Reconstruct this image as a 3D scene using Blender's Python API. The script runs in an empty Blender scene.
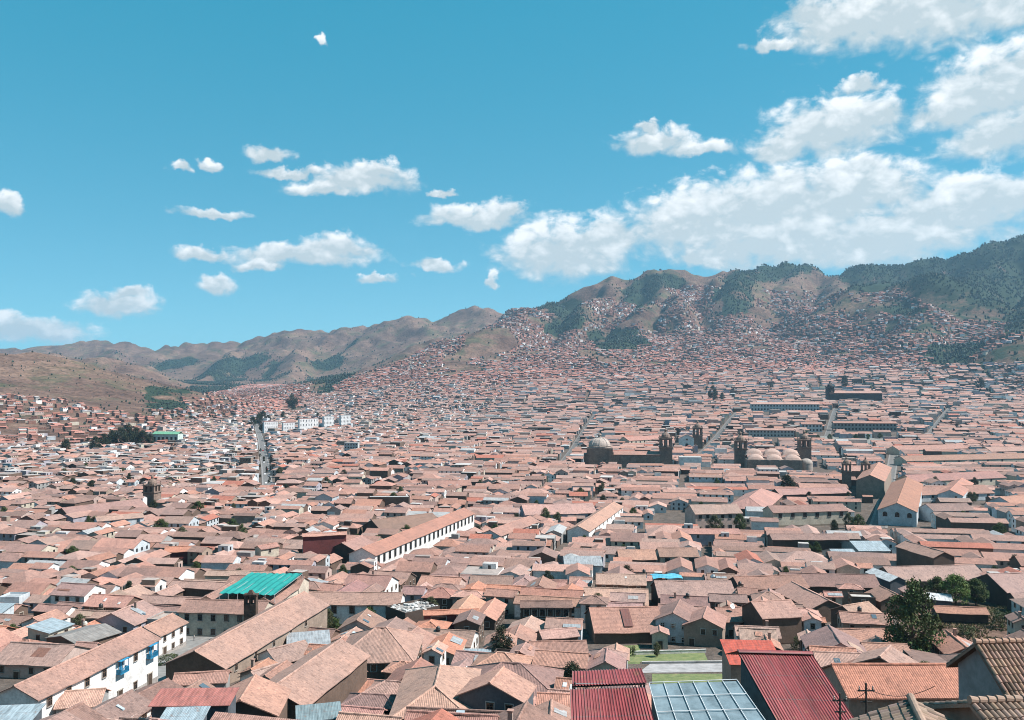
import bpy, math, random
import numpy as np
from mathutils import Vector

random.seed(7)
RNG = np.random.default_rng(11)
R = math.radians
sc = bpy.context.scene
COL = sc.collection
F = 835.0
PITCH = math.atan(25.0 / F)
HAZE_COL = (0.42, 0.74, 1.0, 1); HAZE_D = 4.0e-5
ALB = 0.76
SUN_E, SKY_S, EXPOSURE = 5.0, 0.064, 0.92
SKY_TINT = (0.20, 0.51, 0.515); SKY_FLAT = (0.001, 0.126, 0.185); SKY_LOW = (0.10, 0.055, 0.03)
CLOUD_LO, CLOUD_HI = (0.315, 0.365, 0.388), (0.575, 0.585, 0.59)
CP, SP = math.cos(PITCH), math.sin(PITCH)

# ------------------------------------------------------------------ projection helpers
def ray(u, v):
    dx, dy = (u - 512) / F, (360 - v) / F
    return np.array([dx, CP - SP * dy, SP + CP * dy])

def project(x, y, z):
    f = y * CP + z * SP
    up = -y * SP + z * CP
    f = np.where(np.abs(f) < 1e-6, 1e-6, f)
    return 512 + F * x / f, 360 - F * up / f

# ------------------------------------------------------------------ numpy noise
_perm = RNG.random((256, 256))
def vnoise(x, y):
    xi, yi = np.floor(x).astype(int), np.floor(y).astype(int)
    fx, fy = x - xi, y - yi
    fx, fy = fx * fx * (3 - 2 * fx), fy * fy * (3 - 2 * fy)
    a = _perm[xi & 255, yi & 255]; b = _perm[(xi + 1) & 255, yi & 255]
    c = _perm[xi & 255, (yi + 1) & 255]; d = _perm[(xi + 1) & 255, (yi + 1) & 255]
    return (a * (1 - fx) + b * fx) * (1 - fy) + (c * (1 - fx) + d * fx) * fy - 0.5

def fbm(x, y, sc_, octv=4):
    x, y = np.asarray(x, float) / sc_, np.asarray(y, float) / sc_
    s, a, t = 0, 1.0, 0
    for k in range(octv):
        s = s + a * vnoise(x + 17.3 * k, y - 9.1 * k); t += a
        x, y = x * 2.03, y * 2.03; a *= 0.5
    return s / t

# ------------------------------------------------------------------ terrain
_ty = np.array([-4000, -200, -50, 0, 10, 20, 40, 60, 80, 100, 150, 225, 350, 600, 1000, 1800, 2500, 3500, 5000, 7000, 12000, 20000.])
_tz = np.array([500, 60, 16, -3, -8, -13, -21, -30, -40, -48, -60, -70, -77, -83, -86, -85, -76, -50, 5, 60, 90, 100.])
_ly = np.sign(_ty) * np.log1p(np.abs(_ty) / 20)
_dl = np.linspace(_ly[0], _ly[-1], 3000)
_dz = np.interp(_dl, _ly, _tz)
_k = np.hanning(121); _k /= _k.sum()
_dz = np.convolve(np.pad(_dz, 60, 'edge'), _k, 'valid')

def at_depth(u, v, d):
    r = ray(u, v); t = d / r[1]
    return r * t

RIDGES = [
    # (crest points (u, v, depth), slope, softness)
    ([(330,397,4200),(400,382,4000),(480,360,3900),(560,348,3900),(650,343,3900),(760,338,3900),(860,335,3800),(940,338,3500),(1010,346,3100),(1120,344,2800)], 0.165, 150),
    ([(-260,352,7600),(-100,349,7600),(0,347,7600),(60,344,7600),(95,341,7600),(150,346,7500),(200,344,7500),(250,341,7400),(300,334,7300),(345,327,7200),(400,323,7000),(450,317,6800),(500,313,6600),(560,316,6500)], 0.42, 150),
    ([(95,341,7600),(130,360,6300),(160,372,5800)], 0.85, 40), ([(250,341,7400),(225,362,6200),(215,380,5600)], 1.0, 45),
    ([(345,327,7200),(300,352,6200),(270,380,5300)], 1.0, 45),
    ([(-150,352,4700),(0,357,4600),(45,352,4600),(90,356,4600),(130,368,4500),(175,389,4400),(200,400,4300)], 0.42, 130),
    ([(-300,325,2700),(-100,340,2600),(0,355,2500),(25,361,2450),(50,372,2400),(82,385,2350),(120,399,2300),(160,416,2250)], 0.25, 90),
    ([(-250,384,2050),(-60,390,1950),(0,397,1850),(60,410,1750),(105,423,1680)], 0.12, 80),
    ([(560,300,5300),(512,313,5000),(446,334,4800),(416,350,4600),(368,368,4500),(323,391,4300)], 0.55, 80),
    ([(520,318,4700),(490,328,4200),(470,339,3900),(450,358,3700),(425,376,3500)], 0.50, 90),
    ([(470,339,3900),(500,345,3800),(525,362,3600)], 0.75, 50),
    ([(500,316,5300),(520,303,5300),(550,303,5200),(575,292,5200),(600,285,5200),(625,287,5200),(650,276,5200),(672,280,5200),(690,281,5200),(720,279,5200),(745,275,5200),(765,271,5200),(790,272,5200),(820,274,5200),(850,275,5200),(880,272,5200),(905,270,5100)], 1.0, 45),
    ([(600,285,5200),(585,305,4700),(570,330,4200),(560,350,3800)], 0.85, 40),
    ([(650,276,5200),(655,300,4700),(640,325,4200),(615,352,3700)], 0.85, 40),
    ([(690,286,5100),(680,300,4600),(690,330,4000),(700,355,3500)], 0.80, 45),
    ([(765,277,5100),(740,288,4600),(735,320,4000),(745,352,3400)], 0.80, 45),
    ([(850,280,5100),(840,295,4400),(845,330,3700),(850,352,3300)], 0.75, 50),
    ([(870,272,4900),(905,266,4800),(930,257,4700),(955,251,4600),(975,251,4600),(990,244,4500),(1010,237,4500),(1030,235,4400),(1100,225,4300),(1300,230,4200)], 0.72, 70),
    ([(1010,237,4500),(985,270,4000),(960,290,3700)], 0.75, 50),
    ([(860,288,3900),(918,290,3700),(948,291,3500),(980,302,3300),(995,315,3150),(1010,330,3000)], 0.48, 50),
    ([(1100,270,3300),(1060,305,2900),(1020,340,2600)], 0.45, 80),
    ([(923,314,3200),(915,335,2950)], 0.5, 30),
    ([(805,279,5100),(795,288,4700),(788,312,4300),(792,335,4000)], 0.8, 45),
    ([(905,275,5000),(900,284,4600),(893,305,4200)], 0.75, 50),
    ([(550,303,5200),(535,322,4700),(530,345,4200)], 0.75, 45),
    ([(625,287,5200),(622,305,4800),(612,322,4500)], 0.8, 40),
    ([(720,284,5100),(712,295,4700),(716,320,4300)], 0.8, 40),
]
_RW = []
for pts, sl, soft in RIDGES:
    _RW.append((np.array([at_depth(*p) for p in pts]), sl, soft))

def G(x, y):
    x, y = np.asarray(x, float), np.asarray(y, float)
    shp = np.broadcast(x, y).shape
    x, y = np.broadcast_to(x, shp).ravel(), np.broadcast_to(y, shp).ravel()
    l = np.sign(y) * np.log1p(np.abs(y) / 20)
    z = np.interp(l, _dl, _dz)
    z = z + fbm(x, y, 160, 3) * np.clip((y - 250) / 600, 0, 1) * 3
    a_ = np.clip(x / np.maximum(np.abs(y), 1) / 0.35, 0, 1); b_ = np.clip((y - 850) / 900, 0, 1)
    z = z + 42 * a_ * a_ * (3 - 2 * a_) * b_ * b_ * (3 - 2 * b_)
    far = (y > 1150)
    if far.any():
        xf, yf, zf = x[far], y[far], z[far]
        wx = xf + fbm(xf, yf, 700, 4) * 260
        wy = yf + fbm(xf + 900, yf - 400, 700, 4) * 260
        n1 = np.abs(fbm(xf - 300, yf + 77, 560, 4)) * 2
        n2 = fbm(xf, yf, 130, 3)
        hmax = np.zeros_like(zf)
        for P, sl, soft in _RW:
            best = np.full_like(zf, -1e9)
            for i in range(len(P) - 1):
                a, b = P[i], P[i + 1]
                dx, dy = b[0] - a[0], b[1] - a[1]
                t = np.clip(((wx - a[0]) * dx + (wy - a[1]) * dy) / (dx * dx + dy * dy), 0, 1)
                d = np.hypot(wx - a[0] - t * dx, wy - a[1] - t * dy)
                zc = a[2] + t * (b[2] - a[2])
                best = np.maximum(best, zc - sl * (np.sqrt(d * d + soft * soft) - soft))
            k = 25.0
            m = np.maximum(zf, best); df = np.abs(zf - best)
            zf = m + np.maximum(k - df, 0) ** 2 / (4 * k)
        up = np.clip((zf + 60) / 200, 0, 1)
        hk = np.clip((zf + 80) / 450, 0.12, 1)
        n4 = np.abs(fbm(xf + 50, yf + 600, 230, 3)) * 2
        zf = zf + up * hk * (np.minimum(n4, .5) - .22) * 75
        zf = zf + up * hk * (np.minimum(n1, .5) * 170 - 38) + up * hk * n2 * 30
        zf = zf * np.clip((16000 - yf) / 3000, 0.2, 1)
        z = z.copy(); z[far] = zf
    # the hillside climbs again at far right, close by
    return z.reshape(shp)

def g1(x, y):
    return float(G(np.array([x]), np.array([y]))[0])

_ts = np.geomspace(100, 12000, 2400)
def hit(u, v, h=0.0, depth=None):
    """point at height h above the ground, on the sight line of pixel (u, v)"""
    if depth: return at_depth(u, v, depth)
    r = ray(u, v); r = r / r[1]
    d = r[2] * _ts - (G(r[0] * _ts, _ts) + h)
    x = np.nonzero((d[:-1] > 0) & (d[1:] <= 0))[0]
    if not len(x): return r * 112.0
    i = x[0] + 1
    return r * (_ts[i - 1] + (_ts[i] - _ts[i - 1]) * d[i - 1] / (d[i - 1] - d[i]))

def hitz(u, v, z):
    r = ray(u, v)
    return r * (z / r[2])

# ------------------------------------------------------------------ materials
def new_mat(name):
    m = bpy.data.materials.new(name); m.use_nodes = True
    nt = m.node_tree; nt.nodes.clear()
    out = nt.nodes.new('ShaderNodeOutputMaterial')
    b = nt.nodes.new('ShaderNodeBsdfPrincipled')
    nt.links.new(b.outputs[0], out.inputs[0])
    return m, nt, b

def N(nt, typ, **kw):
    n = nt.nodes.new(typ)
    for k, v in kw.items():
        if k in n.inputs.keys() if isinstance(k, str) else False:
            n.inputs[k].default_value = v
        else:
            setattr(n, k, v)
    return n

def math_(nt, op, a, b=None, c=None):
    n = nt.nodes.new('ShaderNodeMath'); n.operation = op
    for i, s in enumerate((a, b, c)):
        if s is None: continue
        if isinstance(s, (int, float)): n.inputs[i].default_value = s
        else: nt.links.new(s, n.inputs[i])
    return n.outputs[0]

def noise(nt, vec, scale, detail=4, rough=0.55, dist=0.0):
    n = nt.nodes.new('ShaderNodeTexNoise')
    n.inputs['Scale'].default_value = scale; n.inputs['Detail'].default_value = detail
    n.inputs['Roughness'].default_value = rough; n.inputs['Distortion'].default_value = dist
    nt.links.new(vec, n.inputs['Vector'])
    return n.outputs['Fac']

def ramp(nt, fac, stops):
    n = nt.nodes.new('ShaderNodeValToRGB')
    el = n.color_ramp.elements
    while len(el) < len(stops): el.new(0.5)
    for e, (p, c) in zip(el, stops):
        e.position = p; e.color = (c, c, c, 1) if isinstance(c, (int, float)) else (*c, 1)
    nt.links.new(fac, n.inputs[0])
    return n.outputs[0]

def mix(nt, a, b, fac, mode='MIX'):
    n = nt.nodes.new('ShaderNodeMix'); n.data_type = 'RGBA'; n.blend_type = mode; n.clamp_result = False
    for sock, s in ((n.inputs['Factor'], fac), (n.inputs['A'], a), (n.inputs['B'], b)):
        pass
    fs, a_s, b_s = n.inputs[0], n.inputs[6], n.inputs[7]
    for sk, s in ((fs, fac), (a_s, a), (b_s, b)):
        if isinstance(s, (int, float)): sk.default_value = s
        elif isinstance(s, tuple): sk.default_value = (*s, 1)
        else: nt.links.new(s, sk)
    return n.outputs[2]

def tint(nt):
    n = nt.nodes.new('ShaderNodeAttribute'); n.attribute_name = 'tint'
    return n.outputs['Color']

def pos(nt):
    return nt.nodes.new('ShaderNodeNewGeometry').outputs['Position']

def bump(nt, b, h, strength, dist):
    n = nt.nodes.new('ShaderNodeBump'); n.inputs['Strength'].default_value = strength
    n.inputs['Distance'].default_value = dist
    nt.links.new(h, n.inputs['Height']); nt.links.new(n.outputs[0], b.inputs['Normal'])

MATS = {}
def mat_plaster():
    m, nt, b = new_mat('plaster'); p = pos(nt)
    f1 = ramp(nt, noise(nt, p, 0.35, 5, 0.65), [(0.3, 0.72), (0.62, 1.08)])
    f2 = ramp(nt, noise(nt, p, 2.2, 4, 0.6), [(0.32, 0.80), (0.6, 1.06)])
    c = mix(nt, mix(nt, tint(nt), f1, 1.0, 'MULTIPLY'), f2, 1.0, 'MULTIPLY')
    nt.links.new(c, b.inputs['Base Color']); b.inputs['Roughness'].default_value = 0.92
    bump(nt, b, noise(nt, p, 6, 4), 0.5, 0.03)
    return m

def uvs(nt):
    n = nt.nodes.new('ShaderNodeUVMap'); n.uv_map = 'uv'
    s = nt.nodes.new('ShaderNodeSeparateXYZ'); nt.links.new(n.outputs[0], s.inputs[0])
    return n.outputs[0], s.outputs[0], s.outputs[1]

def mat_tile(name='roof_tile', wave=True):
    m, nt, b = new_mat(name); p = pos(nt)
    uv, ux, uy = uvs(nt)
    ci = math_(nt, 'FLOOR', math_(nt, 'MULTIPLY', ux, 1 / 0.28))
    ri = math_(nt, 'FLOOR', math_(nt, 'MULTIPLY', uy, 1 / 0.42))
    cx = nt.nodes.new('ShaderNodeCombineXYZ'); nt.links.new(ci, cx.inputs[0]); nt.links.new(ri, cx.inputs[1])
    wn = nt.nodes.new('ShaderNodeTexWhiteNoise'); wn.noise_dimensions = '2D'; nt.links.new(cx.outputs[0], wn.inputs[0])
    tv = ramp(nt, wn.outputs['Value'], [(0.0, (0.70, 0.69, 0.69)), (0.2, (0.94, 0.94, 0.94)), (0.8, (1.02, 1.02, 1.02)), (1.0, (1.18, 1.15, 1.12))])
    big = ramp(nt, noise(nt, p, 0.10, 4, 0.6), [(0.28, (0.84, 0.86, 0.88)), (0.68, (1.12, 1.06, 1.03))])
    med = ramp(nt, noise(nt, p, 0.55, 5, 0.65), [(0.30, (0.80, 0.80, 0.79)), (0.5, 1.0), (0.72, (1.09, 1.08, 1.05))])
    # streaks running down the slope
    st = nt.nodes.new('ShaderNodeMapping'); st.inputs['Scale'].default_value = (1.6, 0.22, 1)
    nt.links.new(uv, st.inputs[0])
    stk = ramp(nt, noise(nt, st.outputs[0], 1.0, 4, 0.6), [(0.30, 0.86), (0.55, 1.02)])
    c = tint(nt)
    for f in (tv, big, med, stk):
        c = mix(nt, c, f, 1.0, 'MULTIPLY')
    nt.links.new(c, b.inputs['Base Color']); b.inputs['Roughness'].default_value = 0.9
    if wave:
        s = math_(nt, 'ABSOLUTE', math_(nt, 'SINE', math_(nt, 'MULTIPLY', ux, math.pi / 0.28)))
        row = math_(nt, 'FRACT', math_(nt, 'MULTIPLY', uy, 1 / 0.42))
        h = math_(nt, 'ADD', s, math_(nt, 'MULTIPLY', row, 0.5))
        h = math_(nt, 'ADD', h, math_(nt, 'MULTIPLY', noise(nt, p, 3.0, 3), 1.2))
        bump(nt, b, h, 0.8, 0.07)
    else:
        bump(nt, b, noise(nt, p, 9, 3), 0.5, 0.01)
    return m

def mat_simple(name, rough=0.8, var=0.12, scale=1.5, metallic=0.0, bumpd=0.02, spec=None):
    m, nt, b = new_mat(name); p = pos(nt)
    f = ramp(nt, noise(nt, p, scale, 5, 0.6), [(0.3, 1 - var * 1.6), (0.65, 1 + var)])
    nt.links.new(mix(nt, tint(nt), f, 1.0, 'MULTIPLY'), b.inputs['Base Color'])
    b.inputs['Roughness'].default_value = rough; b.inputs['Metallic'].default_value = metallic
    if spec is not None: b.inputs['Specular IOR Level'].default_value = spec
    if bumpd: bump(nt, b, noise(nt, p, scale * 4, 3), 0.5, bumpd)
    return m

def mat_sheet():   # painted corrugated metal with rust and dust
    m, nt, b = new_mat('metal_sheet'); p = pos(nt)
    uv, ux, uy = uvs(nt)
    mp = nt.nodes.new('ShaderNodeMapping'); mp.inputs['Scale'].default_value = (2.0, 0.25, 1); nt.links.new(uv, mp.inputs[0])
    d = ramp(nt, noise(nt, mp.outputs[0], 1.2, 5, 0.65), [(0.33, 0.55), (0.6, 1.08)])
    d2 = ramp(nt, noise(nt, p, 0.6, 4), [(0.3, 0.82), (0.7, 1.1)])
    c = mix(nt, mix(nt, tint(nt), d, 1.0, 'MULTIPLY'), d2, 1.0, 'MULTIPLY')
    rust = ramp(nt, noise(nt, p, 1.7, 6, 0.7), [(0.56, 0.0), (0.70, 0.7)])
    c = mix(nt, c, (0.20, 0.10, 0.06), rust)
    pan = math_(nt, 'LESS_THAN', math_(nt, 'FRACT', math_(nt, 'MULTIPLY', ux, 1 / 0.95)), 0.03)
    c = mix(nt, c, (0.12, 0.11, 0.11), math_(nt, 'MULTIPLY', pan, 0.6))
    lap = math_(nt, 'LESS_THAN', math_(nt, 'FRACT', math_(nt, 'MULTIPLY', uy, 1 / 2.3)), 0.025)
    c = mix(nt, c, (0.10, 0.08, 0.08), math_(nt, 'MULTIPLY', lap, 0.7))
    nt.links.new(c, b.inputs['Base Color']); b.inputs['Roughness'].default_value = 0.6
    h = math_(nt, 'SINE', math_(nt, 'MULTIPLY', ux, 2 * math.pi / 0.2))
    bump(nt, b, h, 0.5, 0.02)
    return m

def mat_glass():
    m, nt, b = new_mat('window_glass')
    nt.links.new(tint(nt), b.inputs['Base Color']); b.inputs['Roughness'].default_value = 0.12
    b.inputs['Specular IOR Level'].default_value = 0.6
    return m

def mat_poly():
    m, nt, b = new_mat('polycarbonate'); p = pos(nt)
    f = ramp(nt, noise(nt, p, 0.7, 6, 0.7), [(0.3, 0.5), (0.5, 0.9), (0.7, 1.2)])
    nt.links.new(mix(nt, tint(nt), f, 1.0, 'MULTIPLY'), b.inputs['Base Color'])
    b.inputs['Roughness'].default_value = 0.25; b.inputs['Transmission Weight'].default_value = 0.25
    return m

def mat_leaf():
    m, nt, b = new_mat('foliage')
    nt.links.new(tint(nt), b.inputs['Base Color']); b.inputs['Roughness'].default_value = 0.7
    b.inputs['Specular IOR Level'].default_value = 0.2
    return m

def mat_ground():
    m, nt, b = new_mat('hill_ground'); p = pos(nt)
    a = nt.nodes.new('ShaderNodeAttribute'); a.attribute_name = 'veg'
    t = nt.nodes.new('ShaderNodeAttribute'); t.attribute_name = 'town'
    n1 = noise(nt, p, 0.0035, 8, 0.62, 0.6)
    n2 = noise(nt, p, 0.02, 6, 0.65)
    n3 = noise(nt, p, 0.35, 5, 0.6)
    dry = ramp(nt, n1, [(0.30, (0.082, 0.050, 0.039)), (0.45, (0.132, 0.083, 0.064)), (0.58, (0.182, 0.117, 0.086)), (0.72, (0.105, 0.082, 0.052))])
    dry = mix(nt, dry, ramp(nt, n2, [(0.3, 0.62), (0.65, 1.18)]), 1.0, 'MULTIPLY')
    n5 = noise(nt, p, 0.09, 6, 0.7)
    dry = mix(nt, dry, ramp(nt, n5, [(0.36, 0.45), (0.52, 1.0), (0.7, 1.22)]), 1.0, 'MULTIPLY')
    scrub = ramp(nt, n2, [(0.35, (0.03, 0.045, 0.026)), (0.65, (0.085, 0.095, 0.05))])
    sfac = ramp(nt, noise(nt, p, 0.007, 7, 0.68, 0.4), [(0.52, 0.0), (0.64, 0.75)])
    c = mix(nt, dry, scrub, sfac)
    vf = math_(nt, 'ADD', a.outputs['Fac'], math_(nt, 'MULTIPLY', math_(nt, 'SUBTRACT', n2, 0.5), 1.3))
    vf = ramp(nt, vf, [(0.30, 0.0), (0.52, 1.0)])
    c = mix(nt, c, mix(nt, scrub, (0.020, 0.034, 0.022), 0.9), vf)
    town = mix(nt, (0.105, 0.086, 0.074), ramp(nt, n3, [(0.3, 0.65), (0.7, 1.2)]), 1.0, 'MULTIPLY')
    c = mix(nt, c, town, t.outputs['Fac'])
    nt.links.new(c, b.inputs['Base Color']); b.inputs['Roughness'].default_value = 0.95
    b.inputs['Specular IOR Level'].default_value = 0.1
    bump(nt, b, noise(nt, p, 0.05, 6, 0.65), 0.7, 6.0)
    return m

def mat_stone():
    m, nt, b = new_mat('stone_block'); p = pos(nt)
    br = nt.nodes.new('ShaderNodeTexVoronoi'); br.inputs['Scale'].default_value = 1.3; nt.links.new(p, br.inputs['Vector'])
    f = ramp(nt, br.outputs['Color'], [(0.0, 0.72), (1.0, 1.2)])
    f2 = ramp(nt, noise(nt, p, 0.25, 5, 0.6), [(0.3, 0.7), (0.7, 1.15)])
    nt.links.new(mix(nt, mix(nt, tint(nt), f, 1.0, 'MULTIPLY'), f2, 1.0, 'MULTIPLY'), b.inputs['Base Color'])
    b.inputs['Roughness'].default_value = 0.95
    bump(nt, b, br.outputs['Distance'], 0.5, 0.08)
    return m

def mat_lawn():
    m, nt, b = new_mat('lawn_grass'); p = pos(nt)
    c = ramp(nt, noise(nt, p, 0.5, 6, 0.7), [(0.3, (0.07, 0.10, 0.035)), (0.5, (0.13, 0.165, 0.06)), (0.7, (0.21, 0.20, 0.09))])
    nt.links.new(c, b.inputs['Base Color']); b.inputs['Roughness'].default_value = 0.95
    bump(nt, b, noise(nt, p, 8, 4, 0.7), 1.0, 0.12)
    return m

MATS = dict(plaster=mat_plaster(), tile=mat_tile(), barrel=mat_tile('barrel_tile', False), timber=mat_simple('timber', 0.8, 0.25, 2.0),
            metal=mat_simple('painted_metal', 0.45, 0.12, 1.0, 0.0, 0.005), sheet=mat_sheet(), glass=mat_glass(), poly=mat_poly(), leaf=mat_leaf(),
            bark=mat_simple('bark', 0.95, 0.3, 3.0, 0, 0.06), stone=mat_stone(), ground=mat_ground(), paving=mat_simple('paving', 0.9, 0.2, 0.5, 0, 0.01),
            lawn=mat_lawn(), skin=mat_simple('skin_and_cloth', 0.8, 0.05, 5, 0, 0), tarp=mat_simple('tarpaulin', 0.6, 0.10, 0.5, 0, 0.05))

# ------------------------------------------------------------------ mesh builder
class MB:
    def __init__(s):
        s.v = []; s.f = []; s.m = []; s.t = []; s.u = []
    def poly(s, pts, m, t, uv=None):
        i = len(s.v); s.v += [tuple(p) for p in pts]
        s.f.append(list(range(i, i + len(pts)))); s.m.append(m); s.t.append(t)
        s.u.append(uv or [(0, 0)] * len(pts))
    def face(s, idx, m, t, uv=None):
        s.f.append(list(idx)); s.m.append(m); s.t.append(t); s.u.append(uv or [(0, 0)] * len(idx))
    def box(s, c, d, m, t, yaw=0.0, taper=1.0):
        cx, cy, cz = c; hx, hy, hz = d[0] / 2, d[1] / 2, d[2] / 2
        i = len(s.v); co, si = math.cos(yaw), math.sin(yaw)
        for z, k in ((-hz, 1.0), (hz, taper)):
            for x, y in ((-hx, -hy), (hx, -hy), (hx, hy), (-hx, hy)):
                x, y = x * k, y * k
                s.v.append((cx + x * co - y * si, cy + x * si + y * co, cz + z))
        for q in ((0, 3, 2, 1), (4, 5, 6, 7), (0, 1, 5, 4), (1, 2, 6, 5), (2, 3, 7, 6), (3, 0, 4, 7)):
            s.face([i + k for k in q], m, t, [(0, 0), (1, 0), (1, 1), (0, 1)])
    def tube(s, p0, p1, r0, r1, m, t, n=8, cap=True):
        p0, p1 = Vector(p0), Vector(p1); ax = (p1 - p0).normalized()
        a = ax.orthogonal().normalized(); b = ax.cross(a)
        i = len(s.v)
        for p, r in ((p0, r0), (p1, r1)):
            for k in range(n):
                w = 2 * math.pi * k / n
                s.v.append(tuple(p + a * (r * math.cos(w)) + b * (r * math.sin(w))))
        for k in range(n):
            j = (k + 1) % n
            s.face((i + k, i + j, i + n + j, i + n + k), m, t)
        if cap:
            s.face([i + n + k for k in range(n)], m, t); s.face([i + n - 1 - k for k in range(n)], m, t)
    def lathe(s, c, prof, m, t, n=20, a0=0.0, a1=2 * math.pi):
        i = len(s.v); cx, cy, cz = c
        for r, z in prof:
            for k in range(n):
                w = a0 + (a1 - a0) * k / n
                s.v.append((cx + r * math.cos(w), cy + r * math.sin(w), cz + z))
        for a in range(len(prof) - 1):
            for k in range(n):
                j = (k + 1) % n
                s.face((i + a * n + k, i + a * n + j, i + (a + 1) * n + j, i + (a + 1) * n + k), m, t)
    def slab(s, r0, r1, e1, e0, th, m, t, amp=0.0, seed=0.0, under='timber', ut=(0.10, 0.07, 0.05)):
        """roof slope: ridge r0-r1, eave e0-e1, with a sagging uneven surface"""
        r0, r1, e0, e1 = (np.array(p, float) for p in (r0, r1, e0, e1))
        L = max(np.linalg.norm(e1 - e0), 0.1); S = np.linalg.norm((e0 + e1) / 2 - (r0 + r1) / 2)
        nx = max(2, min(14, int(L / 1.8))) if amp else 1
        ny = 3 if amp else 1
        top = []; i0 = len(s.v)
        for lay in (0, 1):
            for j in range(ny + 1):
                for i in range(nx + 1):
                    a, b = i / nx, j / ny
                    p = (r0 * (1 - a) + r1 * a) * (1 - b) + (e0 * (1 - a) + e1 * a) * b
                    z = amp * math.sin(math.pi * a) * (math.sin(seed + a * L * 0.9) * 0.5 + math.sin(seed * 2.3 + a * L * 0.37 + b * 2.0) - 0.5) if amp else 0
                    s.v.append((p[0], p[1], p[2] + z - lay * th))
        K = (nx + 1) * (ny + 1)
        ix = lambda lay, i, j: i0 + lay * K + j * (nx + 1) + i
        uvp = lambda i, j: ((i / nx - 0.5) * (np.linalg.norm(r1 - r0) * (1 - j / ny) + L * j / ny) + seed * 3, j / ny * S)
        for j in range(ny):
            for i in range(nx):
                s.face((ix(0, i, j), ix(0, i, j + 1), ix(0, i + 1, j + 1), ix(0, i + 1, j)), m, t, [uvp(i, j), uvp(i, j + 1), uvp(i + 1, j + 1), uvp(i + 1, j)])
                s.face((ix(1, i, j), ix(1, i + 1, j), ix(1, i + 1, j + 1), ix(1, i, j + 1)), under, ut)
        for i in range(nx):
            s.face((ix(0, i, ny), ix(1, i, ny), ix(1, i + 1, ny), ix(0, i + 1, ny)), m, t, [uvp(i, ny)] * 4)
            s.face((ix(0, i + 1, 0), ix(1, i + 1, 0), ix(1, i, 0), ix(0, i, 0)), m, t, [uvp(i, 0)] * 4)
        for j in range(ny):
            s.face((ix(0, 0, j), ix(1, 0, j), ix(1, 0, j + 1), ix(0, 0, j + 1)), m, t, [uvp(0, j)] * 4)
            s.face((ix(0, nx, j + 1), ix(1, nx, j + 1), ix(1, nx, j), ix(0, nx, j)), m, t, [uvp(nx, j)] * 4)
    def cap(s, a, b, w, h, m, t):
        a, b = Vector(a), Vector(b); d = (b - a)
        if d.length < 0.05: return
        side = Vector((-d.y, d.x, 0)).normalized() * (w / 2); up = Vector((0, 0, h))
        i = len(s.v)
        for p in (a, b):
            for q in (p - side - up * 0.6, p - side * 0.6 + up * 0.7, p + up, p + side * 0.6 + up * 0.7, p + side - up * 0.6):
                s.v.append(tuple(q))
        for k in range(4):
            s.face((i + k, i + 5 + k, i + 6 + k, i + k + 1), m, t, [(k * 0.1, 0), (k * 0.1, d.length), (k * 0.1 + 0.1, d.length), (k * 0.1 + 0.1, 0)])
        s.face((i, i + 1, i + 2, i + 3, i + 4), m, t); s.face((i + 9, i + 8, i + 7, i + 6, i + 5), m, t)
    def data(s, name, smooth=False):
        me = bpy.data.meshes.new(name)
        me.from_pydata(s.v, [], s.f)
        names = []
        for k in s.m:
            if k not in names: names.append(k)
        for k in names: me.materials.append(MATS[k])
        me.polygons.foreach_set('material_index', [names.index(k) for k in s.m])
        a = me.attributes.new('tint', 'FLOAT_COLOR', 'FACE')
        a.data.foreach_set('color', np.array([(t[0] * ALB, t[1] * ALB, t[2] * ALB, 1.0) for t in s.t], dtype=np.float32).ravel())
        uvl = me.uv_layers.new(name='uv')
        uvl.data.foreach_set('uv', np.array([c for f in s.u for c in f], dtype=np.float32).ravel())
        me.polygons.foreach_set('use_smooth', [bool(smooth)] * len(me.polygons))
        me.update()
        return me
    def build(s, name, parent=None, smooth=False):
        return link(name, s.data(name, smooth), parent)

def link(name, me, parent=None, loc=None, yaw=0.0):
    o = bpy.data.objects.new(name, me); COL.objects.link(o)
    if parent is not None: o.parent = parent
    if loc is not None: o.location = loc
    if yaw: o.rotation_euler = (0, 0, yaw)
    return o

def tag(o, label=None, cat=None, group=None, kind=None):
    if label: o['label'] = label
    if cat: o['category'] = cat
    if group: o['group'] = group
    if kind: o['kind'] = kind
    return o

def thing(name, label, cat, loc=(0, 0, 0), yaw=0.0, group=None):
    o = bpy.data.objects.new(name, None); COL.objects.link(o)
    o.empty_display_size = 0.3
    o.location = loc; o.rotation_euler = (0, 0, yaw)
    return tag(o, label, cat, group)

# ------------------------------------------------------------------ palettes
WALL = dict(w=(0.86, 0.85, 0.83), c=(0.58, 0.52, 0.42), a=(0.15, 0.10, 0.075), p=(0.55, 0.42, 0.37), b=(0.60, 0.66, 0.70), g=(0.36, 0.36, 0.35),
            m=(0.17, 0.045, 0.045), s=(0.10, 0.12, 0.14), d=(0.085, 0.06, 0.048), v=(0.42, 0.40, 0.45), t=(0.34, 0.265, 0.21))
WNAME = dict(w='white', c='cream', a='brown adobe', p='pinkish', b='pale blue', g='grey', m='maroon', s='slate', d='dark adobe', v='lavender grey', t='tan')
ROOFS = [tuple(x * k for x, k in zip(c_, (.95, .865, .865))) for c_ in [(0.44, 0.275, 0.22), (0.48, 0.32, 0.265), (0.40, 0.25, 0.20), (0.52, 0.355, 0.295), (0.46, 0.285, 0.23), (0.36, 0.245, 0.21), (0.50, 0.30, 0.24), (0.44, 0.32, 0.275), (0.33, 0.24, 0.21), (0.36, 0.25, 0.205), (0.42, 0.315, 0.265), (0.31, 0.215, 0.18), (0.47, 0.27, 0.20)]]
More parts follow.
